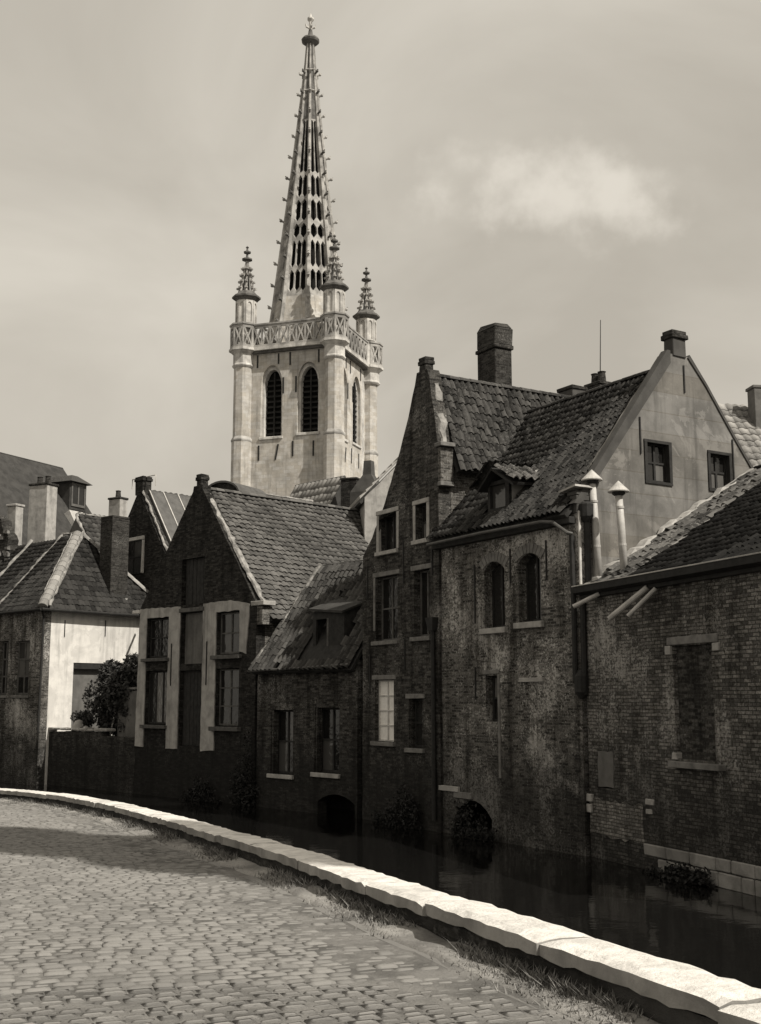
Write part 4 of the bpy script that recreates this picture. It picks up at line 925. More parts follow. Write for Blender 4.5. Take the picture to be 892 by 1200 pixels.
def bush(name, label, p, zb, rx, ry, rz, n, size, mat, seed, stems=4, cat='bush', group=None, hang=0.0):
    o = thing(name, label, cat, p, -47, zb, group)
    g = np.random.default_rng(seed); k = 16
    cen = g.uniform(-1, 1, (k, 3)) * np.array([rx, ry, rz * .5]) * .75 + np.array([0, 0, rz * .55 + zb]); rad = g.uniform(.22, .5, k) * min(rx, rz)
    def shape(g2, n2):
        i = g2.integers(0, k, n2); d = g2.normal(size=(n2, 3)); d /= np.linalg.norm(d, axis=1)[:, None]
        return np.maximum(cen[i] + d * (rad[i] * g2.uniform(.35, 1.08, n2) ** .6)[:, None] * np.array([1, .9, 1]), [-99, -99, zb + .02])
    leaves(n, size, shape, mat, o, seed=seed, zb=zb)
    m = MB()
    for q in range(stems):
        c_ = cen[q]; m.tube([(c_[0] * .15, c_[1] * .15, zb - .05), (c_[0] * .5, c_[1] * .6, zb + (c_[2] - zb) * .5), tuple(c_)], [.05, .035, .012], 5)
    m.build('stem', 'bark', o); return o
bush('leafy_bush', 'dense dark leafy bush in front of the whitewashed wall', loc('C', -2.7, 1.2), .15, 2.0, .8, 3.3, 16000, .085, 'leaf', 5)
bush('leafy_bush', 'small dark shrub at the left end of the yard by the white wall', loc('C', -5.5, 1.0), .15, .55, .4, 1.1, 1500, .06, 'leaf', 6)
pole = thing('leaning_pole', 'short white pole leaning in the leafy bush', 'pole', loc('C', -2.75, .5), -47, .15)
MB().tube([(0, 0, .15), (.55, .1, 2.1)], .035, 6).build('shaft', 'paint_white', pole)

# growth on the canal walls
def ivy(label, k, x, y, z0, z1, rx, n, seed, size=.042):
    o = thing('wall_ivy', label, 'ivy', loc(k, x, y), FL[k][1], z0)
    g = np.random.default_rng(seed); kk = 26; strands = []
    for q in range(kk):
        x0 = g.normal(0, rx * .45); top = z0 + (z1 - z0) * g.uniform(.15, 1.0) * max(.25, 1 - abs(x0) / (rx * 1.3)); st = [(x0, -.02, z0 + .02)]
        for i in range(9): st.append((st[-1][0] + g.normal(0, .07), -.02 - abs(g.normal(0, .09)), z0 + (top - z0) * (i + 1) / 9))
        strands.append(np.array(st))
    cen = np.array([st[-1] for st in strands])
    def shape(g2, n2):
        i = g2.integers(0, kk, n2); t = g2.uniform(0, 8.99, n2); k0 = t.astype(int); f = (t - k0)[:, None]; S = np.stack(strands)
        p = S[i, k0] * (1 - f) + S[i, k0 + 1] * f + g2.normal(size=(n2, 3)) * np.array([.10, .05, .07]); p[:, 2] = np.clip(p[:, 2], z0 + .03, z1 + .2); p[:, 1] = np.minimum(p[:, 1], -.012); return p
    leaves(n, size, shape, 'leaf_dark', o, seed=seed, zb=z0)
    m = MB()
    for q in range(4): m.tube([(cen[q][0] * .2, 0, z0), (cen[q][0] * .6, -.02, (z0 + cen[q][2]) / 2), tuple(cen[q])], [.03, .02, .008], 5)
    m.build('stem', 'bark', o)
ivy('dark bushy growth hanging over the stone course of the near house', 'R', 3.9, -.12, -1.7, -1.38, 1.1, 1800, 11)
ivy('dark ivy clump at the water below the tall gabled house', 'G', 2.6, -.1, -1.7, -.5, 1.0, 3000, 12)
ivy('dark overgrowth around the arched outfall of the cross-gabled house', 'M', 1.6, -.1, -1.7, -.75, .7, 2600, 13)
ivy('ivy climbing the corner between the pilastered house and the low house', 'C', 7.0, -.1, -1.7, .9, .55, 3000, 14)
ivy('dark plants at the water below the pilastered house', 'C', 4.6, -.15, -1.7, -.6, .8, 2400, 15)

# ------------------------------------------------------------------ houses behind
def gable_house(name, label, p, ang, w, d, eave, rz, wm, tm, zb=0.1, tiles=(), tw=.3, th=.32, ts=0, roofm='slate', over=.2, cat='house', rx=None):
    """gable end in the local xz plane at y=0, ridge along y at x=rx"""
    o = thing(name, label, cat, p, ang, zb); rx = w / 2 if rx is None else rx
    wall(o, [(0, zb), (w, zb), (w, eave), (rx, rz - .05), (0, eave)], [], FX, .35, wm, j=.01)
    wall(o, [(0, zb), (w, zb), (w, eave), (rx, rz - .05), (0, eave)], [], FX, .35, wm, j=0, t0=d - .35)
    wall(o, [(.36, zb), (d - .36, zb), (d - .36, eave), (.36, eave)], [], SIDE(w - .003), .3, wm, j=0); wall(o, [(.36, zb), (d - .36, zb), (d - .36, eave), (.36, eave)], [], SIDE(.303), .3, wm, j=0)
    for sg in (0, 1):
        ex = w + over if sg else -over; k = (rz - eave) / (rx - 0 if not sg else w - rx); ezz = eave - over * k
        slope(o, [(rx, .05, rz + .02), (rx, d + .1, rz + .02), (ex, d + .1, ezz + .02), (ex, .05, ezz + .02)], .1, roofm, 'roof')
        if sg in tiles:
            bb = Vector((rx - ex, 0, rz - ezz)); aa = (0, 1, 0) if sg else (0, -1, 0)
            roof_tiles(o, (ex, .1 if sg else d, ezz + .03), aa, bb, [(0, 0), (d, 0), (d, bb.length), (0, bb.length)], tw, th, .06, tm, ts)
    return o
def P(px, Y): return ((px - 446) / 1400 * Y * 1.0, Y)
# B2: dark gable with a glazed slope
b2p = (-11.2 - 3.1 * math.cos(R(-47)), 54.5 - 3.1 * math.sin(R(-47)))
b2h = gable_house('dark_gabled_house', 'black tarred gable house with a large glazed panel in its roof', b2p, -47, 6.2, 7, 7.2, 11.35, 'brick_dark', 'tile_far', tiles=(1,), ts=0)
kk = (11.35 - 7.2) / 3.1
gl = MB(); gl.hexa([(3.35, .35, 11.15), (5.4, .35, 11.15 - 2.05 * kk), (5.4, 2.7, 11.15 - 2.05 * kk), (3.35, 2.7, 11.15)], [(3.42, .35, 11.28), (5.47, .35, 11.28 - 2.05 * kk), (5.47, 2.7, 11.28 - 2.05 * kk), (3.42, 2.7, 11.28)])
glo = gl.build('glazed_panel', 'lead', b2h)
for y in (.35, 1.1, 1.9, 2.66): MB().hexa([(3.4, y, 11.26), (5.45, y, 11.26 - 2.05 * kk), (5.45, y + .05, 11.26 - 2.05 * kk), (3.4, y + .05, 11.26)], [(3.44, y, 11.32), (5.49, y, 11.32 - 2.05 * kk), (5.49, y + .05, 11.32 - 2.05 * kk), (3.44, y + .05, 11.32)]).build('glazing_bar', 'zinc', glo)
w_ = window(b2h, 2.15, 3.6, 7.4, 8.95, -.05, cols=2, rows=2, fm='wood_dark', thick=.1)
bar(w_, 'lintel', 'paint_white', 2.0, 3.75, 8.96, 9.12, -.08, .05); bar(w_, 'jamb', 'paint_white', 2.0, 2.14, 7.4, 8.95, -.08, .05, j=.03); bar(w_, 'jamb', 'paint_white', 3.61, 3.75, 7.4, 8.95, -.08, .05, j=.03)
chimney(b2h, 2.75, 3.4, .02, .5, 11.1, 11.95, 'brick_dark', 'chimney', .04)
MB().tube([(2.2, .2, 11.5), (2.2, .2, 11.95), (4.2, .2, 11.9), (4.2, .2, 11.4)], .03, 5).build('iron_bracket', 'zinc', b2h)
strip(b2h, (3.3, .1, 11.3), (6.2, .1, 7.3), .16, .08)
# B1: big slate roof far left
b1p = (-20.4 + math.cos(R(63)) * -26, 75 + math.sin(R(63)) * -26)
B1p = (b1p[0] - 8 * math.cos(R(-27)), b1p[1] - 8 * math.sin(R(-27)))
b1h = gable_house('slate_roofed_hall', 'large hall with a huge plain slate roof rising behind the terrace', B1p, -27, 16, 26, 6.5, 16.4, 'brick_dark', 'tile_far', over=.3)
def on_b1(x, y): return 16.42 - (x - 8) * (16.4 - 6.5) / 8
dx, dy = 9.1, 24.7; dz = on_b1(dx, dy)
dd = MB().box(dx - .3, dx + 1.5, dy - .75, dy + .75, dz - 1.8, dz - .1).build('dormer', 'slate', b1h)
MB().hexa([(dx - .5, dy - 1.0, dz - .1), (dx + 1.8, dy - 1.0, dz - .1), (dx + 1.8, dy + 1.0, dz - .1), (dx - .5, dy + 1.0, dz - .1)], [(dx - .5, dy - .25, dz + .4), (dx + 1.2, dy - .25, dz + .4), (dx + 1.2, dy + .25, dz + .4), (dx - .5, dy + .25, dz + .4)]).build('dormer_roof', 'tile_far', dd)
wf = MB().slab(rect(dy - .62, dy + .62, dz - 1.6, dz - .15), [rect(dy - .52, dy - .05, dz - 1.45, dz - .28), rect(dy + .05, dy + .52, dz - 1.45, dz - .28)], SIDE(dx + 1.56), 0, .055).build('window', 'plaster_dull', dd)
MB().slab(rect(dy - .56, dy + .56, dz - 1.5, dz - .2), [], SIDE(dx + 1.53), 0, .02).build('pane', 'glass', wf)
dx2, dy2 = 10.9, 23.2; dz2 = on_b1(dx2, dy2); kb = 9.9 / 8
MB().hexa([(dx2, dy2, dz2), (dx2, dy2 + 1.6, dz2), (dx2 + 1.3, dy2 + 1.6, dz2 - 1.3 * kb), (dx2 + 1.3, dy2, dz2 - 1.3 * kb)], [(dx2 + .4, dy2, dz2 + .2), (dx2 + .4, dy2 + 1.6, dz2 + .2), (dx2 + 1.4, dy2 + 1.6, dz2 - 1.3 * kb + .12), (dx2 + 1.4, dy2, dz2 - 1.3 * kb + .12)]).build('skylight', 'zinc', b1h)
# free-standing chimneys of the terrace behind, each on its own roof
def stack(label, p, ang, w, d, z0, z1, mat, capm='brick_chimney', pots=2, cap=.05):
    z0 = .15
    o = thing('chimney_stack', label, 'chimney', p, ang, z0)
    MB().box(-w / 2, w / 2, -d / 2, d / 2, z0, z1 - .12, .01).build('shaft', mat, o, bevel=.02); MB().box(-w / 2 - cap, w / 2 + cap, -d / 2 - cap, d / 2 + cap, z1 - .118, z1, .01).build('cap', capm, o, bevel=.02)
    for i in range(pots):
        x = (i - (pots - 1) / 2) * w / max(pots, 1) * .9; MB().lathe(x, 0, [(.16, z1), (.13, z1 + .35), (.16, z1 + .4), (.10, z1 + .42)], 10).build('chimney_pot', capm, o, smooth=False)
    return o
stack('broad pale rendered chimney stack with two dark pots, against the slate hall roof', (-17.75, 62), -25, 1.2, .8, 7.0, 12.95, 'plaster_pale', pots=2)
stack('short whitewashed chimney stub on a rubble roof at the left', (-17.95, 58), -30, .6, .5, 8.0, 11.2, 'plaster_pale', 'plaster_pale', pots=0)
stack('slender pale chimney with a small pointed cap between two roofs', (-14.7, 66), -30, .85, .6, 7.5, 12.9, 'plaster_pale', pots=1)
mid = gable_house('low_rear_house', 'low house with a pale mortared hip behind the hip-roofed house', (-17.4, 61.5), -43, 5.6, 6, 7.2, 10.9, 'plaster_dull', 'tile_far', tiles=(1,), roofm='slate')
strip(mid, (2.8, -.05, 10.95), (5.8, -.05, 7.2), .2, .12); strip(mid, (2.8, 0, 11.0), (2.8, 6, 11.0), .2, .12)
rub = thing('ruined_gable', 'rubble remains of a broken gable with lichened stones', 'wall', (-19.6, 57.3), -35, .1)
g_ = np.random.default_rng(21)
MB().slab(ragged([(0, .1), (2.6, .1), (2.5, 9.2), (1.9, 10.2), (1.3, 10.5), (.4, 10.3), (0, 9.6)], .25, .12), [], FX, 0, .6).build('masonry', 'brick_chimney', rub)
for i in range(60):
    x, z = g_.uniform(.05, 2.4), g_.uniform(7.5, 10.3); a = g_.uniform(.1, .22)
    if z < 10.3 - abs(x - 1.1) * .6: MB().box(x, x + a * 1.5, -.09, .05, z, z + a, .02).build('rubble_stone', 'stone_frame', rub)

# roofs between house C and the tower
lr = gable_house('long_ridge_house', 'long low dark roof behind the pilastered house with a pale patch of mortar', (-10.2, 59.8), -45, 5.0, 7, 8.4, 12.1, 'brick_dark', 'tile_far', roofm='slate')
strip(lr, (2.5, .3, 12.15), (2.5, 6.8, 12.15), .25, .12)
barrel = thing('barrel_dormer', 'rounded lead-covered dormer showing above the ridge of the pilastered house', 'dormer', (-7.75, 57.5), -30, 9.0)
pr = [(1.15 * math.cos(math.pi * i / 12), 11.55 + .75 * math.sin(math.pi * i / 12)) for i in range(13)]
MB().slab([(-1.05, 9), (1.05, 9), (1.05, 11.5)] + [(a * .91, b_) for a, b_ in pr] + [(-1.05, 11.5)], [], FX, 0, 2.2).build('face', 'brick_dark', barrel)
MB().slab(pr + [(-1.05, 11.5)] + [(a * .93, 11.5 + (b_ - 11.5) * .88) for a, b_ in reversed(pr)], [], FX, -.12, 2.3).build('roof', 'lead', barrel)
pk = gable_house('striped_pantile_house', 'small steep roof with boldly striped pantiles in front of the tower', (-3.2, 70.6), 45, 3.0, 4.5, 12.9, 15.25, 'slate', 'tile_pale', tiles=(0, 1), tw=.38, th=.6)
pk2 = gable_house('striped_pantile_house', 'second striped pantile roof beside the dark flat-topped chimney', (-2.4, 76.5), -20, 3.4, 4.0, 12.4, 14.6, 'plaster_dull', 'tile_pale', tiles=(0, 1), tw=.38, th=.6)
stack('squat black chimney block below the tower buttress', (-1.75, 70), -20, 1.0, .8, 9.0, 14.75, 'brick_dark', pots=0)
fn = thing('tapered_chimney', 'dull tapered chimney rising from a hooded base beside the tower', 'chimney', (-.65, 66), -25, 9.0)
MB().hexa([(-.95, -.6, 9), (.95, -.6, 9), (.95, .6, 9), (-.95, .6, 9)], [(-.9, -.55, 13.2), (.9, -.55, 13.2), (.9, .55, 13.2), (-.9, .55, 13.2)]).build('base', 'plaster_edge', fn)
MB().hexa([(-.9, -.55, 13.202), (.9, -.55, 13.202), (.9, .55, 13.202), (-.9, .55, 13.202)], [(-.26, -.26, 14.2), (.26, -.26, 14.2), (.26, .26, 14.2), (-.26, .26, 14.2)]).build('hood', 'plaster_edge', fn)
MB().hexa([(-.26, -.26, 14.202), (.26, -.26, 14.202), (.26, .26, 14.202), (-.26, .26, 14.202)], [(-.22, -.22, 15.0), (.22, -.22, 15.0), (.22, .22, 15.0), (-.22, .22, 15.0)]).build('shaft', 'plaster_edge', fn)
rr_ = gable_house('boarded_rear_house', 'pale boarded wall with a ribbed roof behind the tall gabled house', (-.62, 46.2), 10, 4.2, 4.0, 9.55, 11.75, 'plaster_pale', 'tile_pale', roofm='slate')
for k in range(9):
    x0 = -.2 + k * .256; x1 = x0 + .25; f_ = lambda x: 9.42 + (x + .2) * (11.75 - 9.34) / 2.3
    MB().hexa([(x0, -.12, f_(x0) + .05), (x1, -.12, f_(x1) + .05), (x1, 4.1, f_(x1) + .05), (x0, 4.1, f_(x0) + .05)], [(x0 - .03, -.12, f_(x0) + .16), (x1, -.12, f_(x1) + .09), (x1, 4.1, f_(x1) + .09), (x0 - .03, 4.1, f_(x0) + .16)]).build('roof_board', 'plaster_pale', rr_)
# behind M
stack('low plain chimney block just above the ridge of the cross-gabled house', (6.6, 40), -59, .75, .6, 7.0, 12.3, 'plaster_edge', pots=0)
stack('mossy brick chimney stack with crumbling pots beside the thin aerial mast', (7.9, 42), -59, .8, .6, 7.0, 13.0, 'brick_chimney', pots=2)
ma = thing('aerial_mast', 'thin bare aerial mast standing above the ridge', 'mast', (8.05, 42.6), 0, 9)
MB().tube([(0, 0, 9), (.02, 0, 13.2), (.1, 0, 15.6)], [.03, .022, .014], 6).build('rod', 'iron', ma); MB().tube([(0, 0, 13.0), (0, 0, 13.3)], .04, 6).build('clamp', 'iron', ma)
cr = gable_house('rear_courtyard_house', 'house behind the long pantile roof carrying the chimney stacks', (4.2, 44.5), -59, 6, 6, 8, 10.6, 'brick_shed', 'tile_far')
rh = gable_house('pale_pantile_house', 'house with a pale striped pantile roof behind the grey gable', (11.2, 50.5), -82, 8.0, 12, 9.0, 13.3, 'brick_chimney', 'tile_pale', tiles=(1,), tw=.34, th=.42)
stack('dull plastered chimney stack on the striped pantile roof', (15.0, 46.2), -82, .6, .6, 7.0, 14.0, 'plaster_dull', 'plaster_dull', pots=0)

# ------------------------------------------------------------------ the church tower
TW = 9.3
tp = (-4.03 - TW * math.cos(R(18.8)), 103.57 + TW * math.sin(R(18.8)))
t_ = thing('church_tower', 'pale stone church tower with openwork octagonal spire and four corner turrets', 'church tower', tp, -18.8, 0.1)
face = .35
lan = [(2.1, 3.8, 25.45, 31.7), (5.7, 7.4, 25.6, 31.7)]
FACES = [(lambda x, z, t: (x, face + t, z)), (lambda y, z, t: (TW - face - t, y, z)), (lambda x, z, t: (TW - x, TW - face - t, z)), (lambda y, z, t: (face + t, TW - y, z))]
for i, pf in enumerate(FACES):
    e0, e1 = (face, TW - face) if i in (0, 2) else (face + .02 + .9, TW - face - .92)
    hl = [pointed(a - .22, b + .22, z0 - .1, z1 + .35, 2.1) for a, b, z0, z1 in lan]
    MB().slab(rect(e0, e1, .1, 33.2), hl, pf, 0, .3).build('wall', 'tower_stone', t_)
    hl2 = [pointed(a, b, z0, z1, 1.8) for a, b, z0, z1 in lan]
    di = .45 if i == 1 else .9
    MB().slab(rect(e0 + .01, e1 - .01, .12, 33.1), hl2, pf, .302, di).build('inner_wall', 'trim_stone', t_)
    if i in (0, 1):
        for a, b, z0, z1 in lan:
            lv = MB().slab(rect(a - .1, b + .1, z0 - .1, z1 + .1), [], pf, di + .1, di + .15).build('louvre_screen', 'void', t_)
            for k in range(11):
                zz = z0 + .25 + k * .5; m = MB(); q = [pf(x, zz + dz, tt) for x, dz, tt in ((a, 0, di - .18), (b, 0, di - .18), (b, .22, di + .08), (a, .22, di + .08))]; q2 = [(x, y, z + .05) for x, y, z in q]
                m.hexa(q, q2); m.build('louvre', 'wood_dark', lv)
            m = MB(); mx = (a + b) / 2; qa = [pf(p[0], p[1], di - .3) for p in rect(mx - .06, mx + .06, z0, z1 - .2)]; qb = [pf(p[0], p[1], di - .19) for p in rect(mx - .06, mx + .06, z0, z1 - .2)]; m.hexa(qa, qb); m.build('mullion', 'wood_dark', lv)
            bar(t_, 'sill', 'trim_stone', a - .3, b + .3, z0 - .35, z0 - .11, -.12, .3, place=pf, bevel=.03)
        for x, z0, z1 in ((1.5, 31.9, 33.1), (3.6, 32.1, 33.1), (4.75, 31.9, 33.1), (7.55, 31.9, 33.1), (4.1, 29.3, 30.8), (5.35, 29.3, 30.8), (1.75, 23.2, 24.6), (5.1, 23.4, 24.8), (7.1, 23.3, 24.7)):
            anchor(t_, x, z0, z1, -.05, place=pf, w=.14)
        a = MB(); qa = [pf(p[0], p[1], -.05) for p in ((3.35, 23.2), (3.49, 23.2), (3.74, 24.6), (3.6, 24.6))]; qb = [pf(p[0], p[1], .03) for p in ((3.35, 23.2), (3.49, 23.2), (3.74, 24.6), (3.6, 24.6))]; a.hexa(qa, qb); a.build('wall_anchor', 'iron', t_)
    # cornice and balustrade between the corner bays
    for z0, z1, o0 in ((33.2, 33.42, -.35), (33.42, 33.7, -.6)):
        MB().slab(rect(.2, TW - .2, z0, z1), [], pf, o0, .2).build('cornice', 'trim_stone' if z0 > 33.3 else 'cap_stone', t_)
    bal = MB(); x0, x1 = 1.2, TW - 1.2; n = 8; st = (x1 - x0) / n; holes = []
    for k in range(n):
        a, b = x0 + k * st + .07, x0 + (k + 1) * st - .07; c0, c1 = 33.95, 35.55; mx, mz = (a + b) / 2, (c0 + c1) / 2; e = .09
        holes += [[(a + e, c0), (b - e, c0), (mx, mz - e)], [(b, c0 + e), (b, c1 - e), (mx + e, mz)], [(b - e, c1), (a + e, c1), (mx, mz + e)], [(a, c1 - e), (a, c0 + e), (mx - e, mz)]]
    bal.slab(rect(x0 - .1, x1 + .1, 33.7, 35.8), holes, pf, -.5, -.3).build('balustrade', 'spire_stone', t_)
    MB().slab(rect(x0 - .2, x1 + .2, 35.8, 35.95), [], pf, -.56, -.24).build('handrail', 'spire_stone', t_)
MB().slab(rect(.5, TW - .5, .5, TW - .5), [], lambda x, y, t: (x, y, 33.2 + t), 0, .3).build('deck', 'lead', t_)
for i, (cx, cy) in enumerate(((0, 0), (TW, 0), (TW, TW), (0, TW))):
    ph = math.pi / 8; n = 8; dx_, dy_ = (.14 if cx == 0 else -.14), (.14 if cy == 0 else -.14); bx, by = cx + dx_, cy + dy_
    if i == 2: bx, by = TW - .1, TW + .25
    kb_ = .74 if i == 2 else .86
    bt = MB().lathe(bx, by, [(1.1 * kb_, .1), (1.1 * kb_, 25.0), (.98 * kb_, 25.35), (.98 * kb_, 31.9), (1.05 * kb_, 32.0)], 8, ph).build('buttress', 'tower_stone', t_)
    MB().lathe(bx, by, [(1.12 * kb_, 24.95), (1.16 * kb_, 25.05), (1.16 * kb_, 25.15), (1.0 * kb_, 25.4)], 8, ph).build('string_course', 'spire_stone', bt)
    MB().lathe(bx, by, [(.9, 31.9), (1.02, 32.05), (1.02, 32.15), (.93, 32.25), (.93, 33.15), (1.2, 33.4), (1.34, 33.45), (1.34, 33.68)], 8, ph).build('capital', 'trim_stone', bt)
    # balustrade round the corner bay
    rr = 1.24
    for k in range(8):
        a0, a1 = ph + 2 * math.pi * k / 8, ph + 2 * math.pi * (k + 1) / 8; p0 = Vector((bx + rr * math.cos(a0), by + rr * math.sin(a0), 0)); p1 = Vector((bx + rr * math.cos(a1), by + rr * math.sin(a1), 0))
        mdx, mdy = (p0 + p1).x / 2 - TW / 2, (p0 + p1).y / 2 - TW / 2
        if max(abs(mdx), abs(mdy)) < TW / 2 - .25: continue
        d = (p1 - p0); L = d.length; d.normalize(); nr = Vector((d.y, -d.x, 0))
        pf2 = lambda u, z, t, p0=p0, d=d, nr=nr: tuple(p0 + d * u - nr * t + Vector((0, 0, z)))
        a, b, c0, c1, e = .12, L - .12, 33.95, 35.55, .1; mx, mz = L / 2, 34.75
        holes = [[(a + e, c0), (b - e, c0), (mx, mz - e)], [(b, c0 + e), (b, c1 - e), (mx + e, mz)], [(b - e, c1), (a + e, c1), (mx, mz + e)], [(a, c1 - e), (a, c0 + e), (mx - e, mz)]]
        MB().slab(rect(0, L, 33.69, 35.85), holes, pf2, 0, .16).build('balustrade', 'spire_stone', t_)
        MB().slab(rect(-.05, L + .05, 35.85, 36.0), [], pf2, -.08, .22).build('handrail', 'spire_stone', t_)
    # turret
    tx, ty = cx + dx_ * 2, cy + dy_ * 2
    tu = MB().lathe(tx, ty, [(.92, 33.5), (.92, 38.35)], 8, ph).build('turret', 'trim_stone', t_)
    for k in range(8):
        a = ph + 2 * math.pi * (k + .5) / 8; rx_ = .92 * math.cos(ph); q = Vector((tx + rx_ * math.cos(a), ty + rx_ * math.sin(a), 0)); tg = Vector((-math.sin(a), math.cos(a), 0)); nm = Vector((math.cos(a), math.sin(a), 0))
        pf3 = lambda u, z, t, q=q, tg=tg, nm=nm: tuple(q + tg * u + nm * t + Vector((0, 0, z)))
        MB().slab(rect(-.35, .35, 36.1, 38.3), [pointed(-.2, .2, 36.2, 38.1, .35, 4)], pf3, .01, .09).build('niche_frame', 'trim_stone', tu)
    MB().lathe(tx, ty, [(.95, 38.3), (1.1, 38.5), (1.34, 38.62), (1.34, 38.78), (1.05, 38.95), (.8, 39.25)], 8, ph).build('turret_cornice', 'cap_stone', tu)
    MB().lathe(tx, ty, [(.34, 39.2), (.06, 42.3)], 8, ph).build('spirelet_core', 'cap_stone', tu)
    for k in range(8):
        a = ph + 2 * math.pi * k / 8; c_, s2 = math.cos(a), math.sin(a); rb = MB()
        rb.tube([(tx + .74 * c_, ty + .74 * s2, 39.1), (tx + .40 * c_, ty + .40 * s2, 40.6), (tx + .08 * c_, ty + .08 * s2, 42.35)], [.1, .08, .05], 5)
        for z in (39.5, 40.15, 40.8, 41.45): 
            r0 = .74 + (.08 - .74) * (z - 39.1) / 3.25 + .13; rb.box(tx + r0 * c_ - .12, tx + r0 * c_ + .12, ty + r0 * s2 - .12, ty + r0 * s2 + .12, z, z + .16, .03)
        rb.build('spirelet_rib', 'spire_stone', tu)
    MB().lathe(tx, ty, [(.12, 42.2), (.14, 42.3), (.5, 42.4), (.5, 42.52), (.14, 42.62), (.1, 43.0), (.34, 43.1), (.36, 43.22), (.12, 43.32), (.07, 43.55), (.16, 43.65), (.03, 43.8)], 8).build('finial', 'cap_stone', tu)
# spire
cx = cy = TW / 2
prof = [(34.2, 4.3), (35.5, 3.75), (37.0, 3.42), (39.0, 3.14), (40.3, 3.0), (44.7, 2.5), (51.25, 1.73), (58.4, .98), (63.5, .5), (65.7, .36)]
def rz(z): return float(np.interp(z, [p[0] for p in prof], [p[1] for p in prof]))
ph = math.pi / 8
MB().lathe(cx, cy, [(rz(z) * .985, z) for z in (33.4, 34.2, 35.5, 37.0, 39.0)], 8, ph).build('spire_base', 'tower_stone', t_)
MB().lathe(cx, cy, [(rz(z) * .74, z) for z in (39.0, 44.7, 51.25, 57.0)], 8, ph).build('spire_shade_core', 'void', t_)  # added black core, stands in for the shade inside the openwork
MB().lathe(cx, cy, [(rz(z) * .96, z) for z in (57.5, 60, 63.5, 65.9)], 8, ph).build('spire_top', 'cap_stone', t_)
tiers = [(39.0, 39.35, 0, 0), (39.35, 41.75, 3, .8), (41.75, 44.75, 3, .9), (44.75, 46.5, 2, 1), (46.5, 49.0, 2, .9), (49.0, 51.6, 2, .9), (51.6, 57.5, 2, .5)]
for k in range(8):
    a0, a1 = ph + 2 * math.pi * k / 8, ph + 2 * math.pi * (k + 1) / 8; mb = MB()
    def pf4(u, z, t, a0=a0, a1=a1):
        r = rz(z) - t; p0 = Vector((math.cos(a0), math.sin(a0), 0)) * r; p1 = Vector((math.cos(a1), math.sin(a1), 0)) * r; q = p0.lerp(p1, .5 + u * .5)
        return (cx + q.x, cy + q.y, z)
    for z0, z1, nn, rnd in tiers:
        holes = []; inset = .15
        for q in range(nn):
            wq = 2 * (1 - inset) / nn; a = -1 + inset + q * wq + wq * .06; b = a + wq * .88; h = z1 - z0; c0, c1 = z0 + .12, z1 - .12; e = min(.45 * rnd, h * .3); mx = (a + b) / 2
            holes.append([(mx - .03, c0), (mx + .03, c0), (b, c0 + e), (b, c1 - e), (mx + .03, c1), (mx - .03, c1), (a, c1 - e), (a, c0 + e)])
        mb.slab(rect(-1, 1, z0, z1 - .002), holes, pf4, .05, .32)
    mb.build('tracery_panel', 'spire_stone', t_)
    c_, s2 = math.cos(a0), math.sin(a0)
    zz = [34.2, 35.5, 37.0, 39.0, 40.3, 44.7, 51.25, 58.4, 63.5, 65.7]
    rib = MB().tube([(cx + rz(z) * c_, cy + rz(z) * s2, z) for z in zz], [.27, .26, .25, .25, .25, .22, .19, .15, .1, .08], 6).build('rib', 'spire_stone', t_)
    cr_ = MB(); z = 36.4
    while z < 64.5:
        r0 = rz(z); sc = .85 if z < 55 else .7
        cr_.tube([(cx + (r0 + .1) * c_, cy + (r0 + .1) * s2, z - .1), (cx + (r0 + .5 * sc) * c_, cy + (r0 + .5 * sc) * s2, z + .05), (cx + (r0 + .72 * sc) * c_, cy + (r0 + .72 * sc) * s2, z + .32 * sc)], [.12, .1, .05], 5)
        cr_.lathe(cx + (r0 + .55 * sc) * c_, cy + (r0 + .55 * sc) * s2, [(.02, z - .12), (.2 * sc, z + .0), (.17 * sc, z + .14), (.02, z + .24)], 6); z += 2.18
    co = cr_.build('crockets', 'cap_stone' if k % 2 else 'spire_stone', rib); co['kind'] = 'stuff'
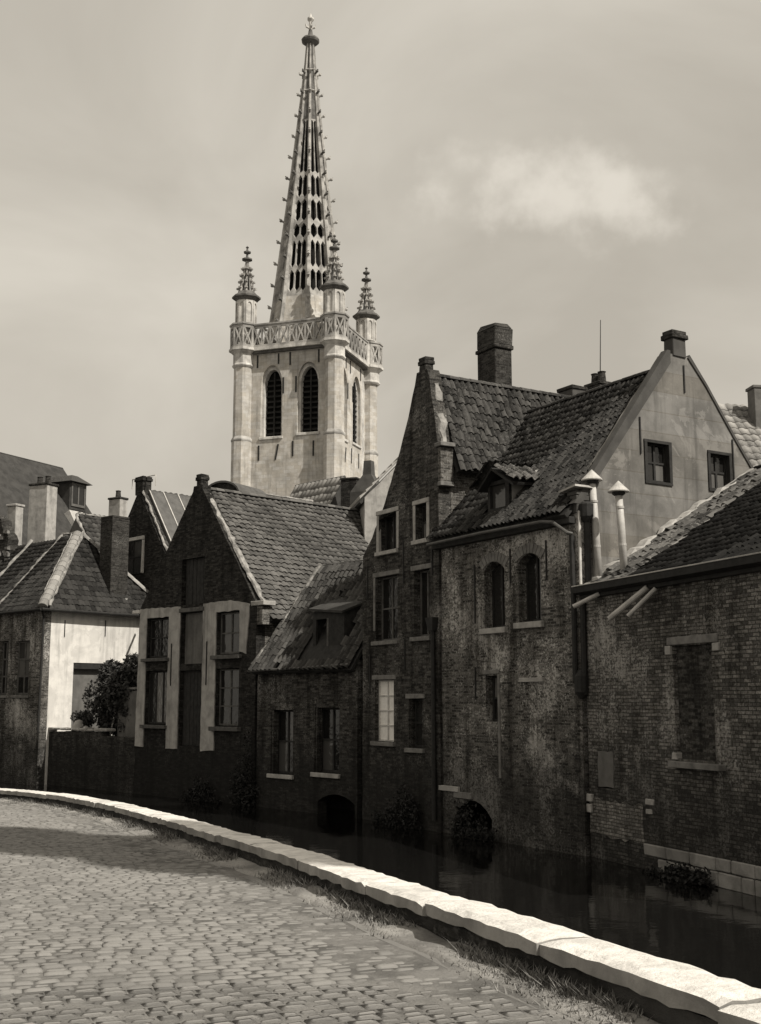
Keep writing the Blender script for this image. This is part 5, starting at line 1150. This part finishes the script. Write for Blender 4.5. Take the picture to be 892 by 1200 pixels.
for z in (60.6, 62.9): MB().lathe(cx, cy, [(rz(z) * .98, z - .1), (rz(z) + .14, z), (rz(z) * .98, z + .12)], 8, ph).build('spire_band', 'trim_stone', t_)
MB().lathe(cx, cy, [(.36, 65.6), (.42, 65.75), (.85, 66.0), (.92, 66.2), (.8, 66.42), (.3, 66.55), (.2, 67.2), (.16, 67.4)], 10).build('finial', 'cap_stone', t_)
fi = MB().lathe(cx, cy, [(.16, 67.3), (.2, 67.6), (.16, 68.2), (.34, 68.45), (.34, 68.6), (.14, 68.75), (.05, 69.1)], 8)
for k in range(4):
    a = k * math.pi / 2 + .6; fi.tube([(cx, cy, 67.5), (cx + .4 * math.cos(a), cy + .4 * math.sin(a), 67.65), (cx + .52 * math.cos(a), cy + .52 * math.sin(a), 67.95)], [.12, .12, .05], 5)
fi.build('finial_cross', 'trim_stone', t_)
church = gable_house('church_nave', 'church nave roof hidden behind the houses at the foot of the tower', (-20, 118), -18.8, 11, 30, 10, 18, 'tower_stone', 'tile_far')

# ------------------------------------------------------------------ tall poplar added out of view to throw a shadow band across the street
pt = thing('shadow_poplar', 'tall slim poplar added on the canal bank, out of view, to shade a band of the cobbled street', 'tree', (12.2, 3.3), 0, .1)
MB().tube([(0, 0, .1), (.05, .03, 5), (0, .05, 15), (0, 0, 27.5)], [.32, .24, .14, .03], 8).build('trunk', 'bark', pt)
def popl(g2, n2):
    z = g2.uniform(4.0, 29.5, n2); rr = 1.55 * np.sin(np.clip((z - 3) / 27.5, 0, 1) * math.pi) ** .4 * (.85 + .2 * np.sin(z * 2.3)); a = g2.uniform(0, 6.283, n2); q = rr * g2.uniform(0, 1, n2) ** .6
    return np.stack([q * np.cos(a), q * np.sin(a), z], 1)
leaves(60000, .17, popl, 'leaf', pt, 'crown', 31, .1)
lb = MB()
for k in range(20):
    a = k * 2.4; z = 4 + k * 1.1; lb.tube([(0, 0, z), (.6 * math.cos(a), .6 * math.sin(a), z + 1.0), (.9 * math.cos(a), .9 * math.sin(a), z + 2.4)], [.07, .05, .015], 5)
lb.build('limbs', 'bark', pt)
